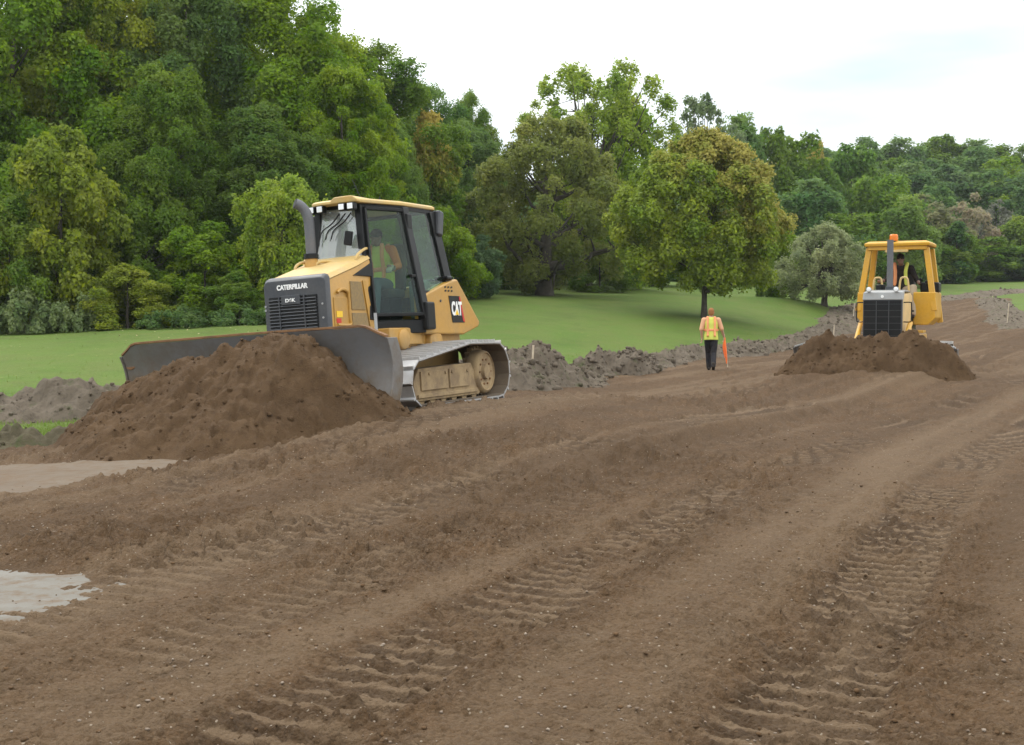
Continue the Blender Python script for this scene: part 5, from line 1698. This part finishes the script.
    if vest:
        b = MB()
        if open_vest:
            for s in 'LR':
                a, c = J['shoulder' + s].lerp(J['neck'], .35) + Vector((0, -.03, .07)), J['waist'] + Vector(((1 if s == 'L' else -1) * .12, -.10, -.05))
                m_ = J['chest'] + Vector(((1 if s == 'L' else -1) * .11, -.115, .02))
                b = MB()
                limb(b, arc([a, m_, c], 5), [.04] * 11)
                solid(b, 'vest_strap', LIME if s == 'L' else STRIPE, root, .012, 2)
        else:
            torso(b, .030, False, False)
            skirt(b, .034)
            v = solid(b, 'safety_vest', LIME, root, .012, 3)
            for s in (1, -1):
                back = 1
                for y0 in (.150, -.150):
                    pts = [J['chest'].lerp(J['neck'], .6) + Vector((s * .095, y0 * .55, .095)), J['chest'] + Vector((s * .10, y0 * .93, .02)), J['waist'] + Vector((s * .095, y0 * .87, 0)), J['hip'] + Vector((s * .1, y0, .03))]
                    MB().tube(arc(pts, 5), .03, 8).build('stripe', STRIPE, v, 0, 180)
            c = J['waist'].lerp(J['chest'], .15)
            MB().loft([[tuple(c + Vector((math.cos(2 * PI * k / 32) * r_, math.sin(2 * PI * k / 32) * r_ * .74, z))) for k in range(32)] for r_, z in ((.198, -.032), (.207, -.028), (.207, .028), (.198, .032))], False).build('stripe', STRIPE, v, 0, 60)
    for s in 'LR':
        an, to = J['ankle' + s], J['toe' + s]
        b = MB()
        heel = an + (an - to).normalized() * .05 + Vector((0, 0, -.045))
        limb(b, [an + Vector((0, 0, .06)), an, heel], [.055, .055, .042])
        limb(b, [heel, an.lerp(to, .6) + Vector((0, 0, -.01)), to], [.042, .047, .042])
        solid(b, 'boot', BOOT, root, .011, 2)
        if gloves:
            wr = J['wrist' + s]
            d = J['fingers' + s].normalized()
            b = MB()
            limb(b, [wr - d * .02, wr + d * .05, wr + d * .10], [.040, .050, .044])
            for k in range(4):
                sd = d.cross(Vector((0, 0, 1))).normalized()
                limb(b, [wr + d * .1 + sd * (.022 * (k - 1.5)), wr + d * .145 + sd * (.022 * (k - 1.5)) + Vector((0, 0, -.02)), wr + d * .15 + sd * (.022 * (k - 1.5)) + Vector((0, 0, -.055))], [.0155, .0145, .013])
            solid(b, 'glove', LEATHER, root, .009, 2)
    return root


# the worker who walks away from the camera
wx, wy = (711 - 512) / F * 33.4, 33.4
walk = dict(hip=(0, 0, .94), waist=(0, -.01, 1.12), chest=(.0, -.03, 1.32), neck=(0, -.02, 1.50), head=(0, -.05, 1.635),
            kneeL=(.07, -.20, .53), ankleL=(.045, -.26, .10), toeL=(.05, -.44, .07), kneeR=(-.075, .02, .50), ankleR=(-.055, .30, .16), toeR=(-.065, .16, .05),
            shoulderL=(.20, -.02, 1.43), elbowL=(.27, .05, 1.16), wristL=(.25, -.02, .92), fingersL=(-.02, -.1, -1),
            shoulderR=(-.20, -.02, 1.43), elbowR=(-.29, .0, 1.17), wristR=(-.36, -.12, .95), fingersR=(-.1, -.25, -.9))
WK = figure('person', (wx, wy, gz(wx, wy) - .02), (0, 0, PI - .12), walk, 'worker walking away in lime vest with orange stripes, peach shirt and dark trousers', None, DARKTR, PEACH, True, .48, HAIR_G, False)
# what the worker carries: a bundle of orange flagging
hx = Matrix.Translation((wx, wy, gz(wx, wy) - .02)) @ Matrix.Rotation(PI - .12, 4, 'Z') @ Vector((-.375, -.135, .83))
fb = empty('flagging_bundle', hx)
tag(fb, 'long bundle of orange flagging hanging from the walking worker hand', 'flagging')
MB().tube(arc([(-.03, 0, .22), (0, 0, .06), (.03, .0, -.2), (.07, .01, -.62)], 5), [.016, .018, .02, .02, .02, .024, .026, .028, .03, .03, .032, .03, .03, .028, .022, .012], 8).build('flag_cloth', FLAG, fb, 0, 60)
MB().tube([(.0, .02, .2), (.1, .03, -.72)], .011, 6).build('flag_stick', WOOD_ST, fb)
MB().tube(arc([(.02, -.02, .1), (-.03, -.02, -.15), (.01, -.02, -.45)], 5), [.012, .016, .02, .022, .024, .024, .022, .02, .016, .012, .008], 8).build('flag_cloth', FLAG, fb, 0, 60)

# the two drivers, each in the frame of their own machine
def in_machine(D, x, y, z): return (D.matrix_basis @ Vector((x, y, z)))
sit = dict(hip=(0, .10, .12), waist=(0, .13, .30), chest=(0, .10, .50), neck=(0, .06, .68), head=(0, .0, .80),
           kneeL=(.16, -.36, .12), ankleL=(.15, -.42, -.32), toeL=(.16, -.60, -.36), kneeR=(-.16, -.36, .12), ankleR=(-.15, -.44, -.32), toeR=(-.16, -.62, -.36),
           shoulderL=(.21, .08, .61), elbowL=(.31, .06, .36), wristL=(.36, -.20, .32), fingersL=(.1, -1, -.1),
           shoulderR=(-.21, .08, .61), elbowR=(-.31, .06, .36), wristR=(-.36, -.20, .32), fingersR=(-.1, -1, -.1))
figure('person', in_machine(D1, 0, .28, 1.70), D1.rotation_euler, sit, 'driver in orange shirt, lime vest and jeans sitting inside the glazed cab', 'bulldozer drivers', JEANS, ORANGE_C, True, .9, HAIR_D, True, SKIN_DK, gloves=True, yaw=-.3)
sit2 = dict(sit, kneeL=(.34, -.42, .16), ankleL=(.36, -.62, -.42), toeL=(.38, -.80, -.47), head=(0, -.04, .80), wristL=(.44, -.16, .24), elbowL=(.33, .1, .34), wristR=(-.40, -.18, .30))
figure('person', in_machine(D2, 0, .80, 1.80), D2.rotation_euler, sit2, 'driver in dark shirt with bright vest straps and khaki trousers under the open canopy', 'bulldozer drivers', KHAKI, DARKSH, True, .7, HAIR_D, True, SKIN_DK, open_vest=True, yaw=.1)
# ------------------------------------------------------------------ air between the camera and the far hillside
b = MB().box((-640, -75, -16), (640, 445, 62))
hz_ = b.build('haze', None, None, 0, None)
t = NT('air')
v_ = t.n('ShaderNodeVolumePrincipled', {'Color': (.9, .95, 1.0), 'Density': HAZE, 'Anisotropy': .1})
t.t.links.new(v_.outputs[0], t.out.inputs['Volume'])
hz_.data.materials.append(t.m)
tag(hz_, 'thin pale air over the whole site', kind='stuff')
SC.cycles.volume_bounces = 1
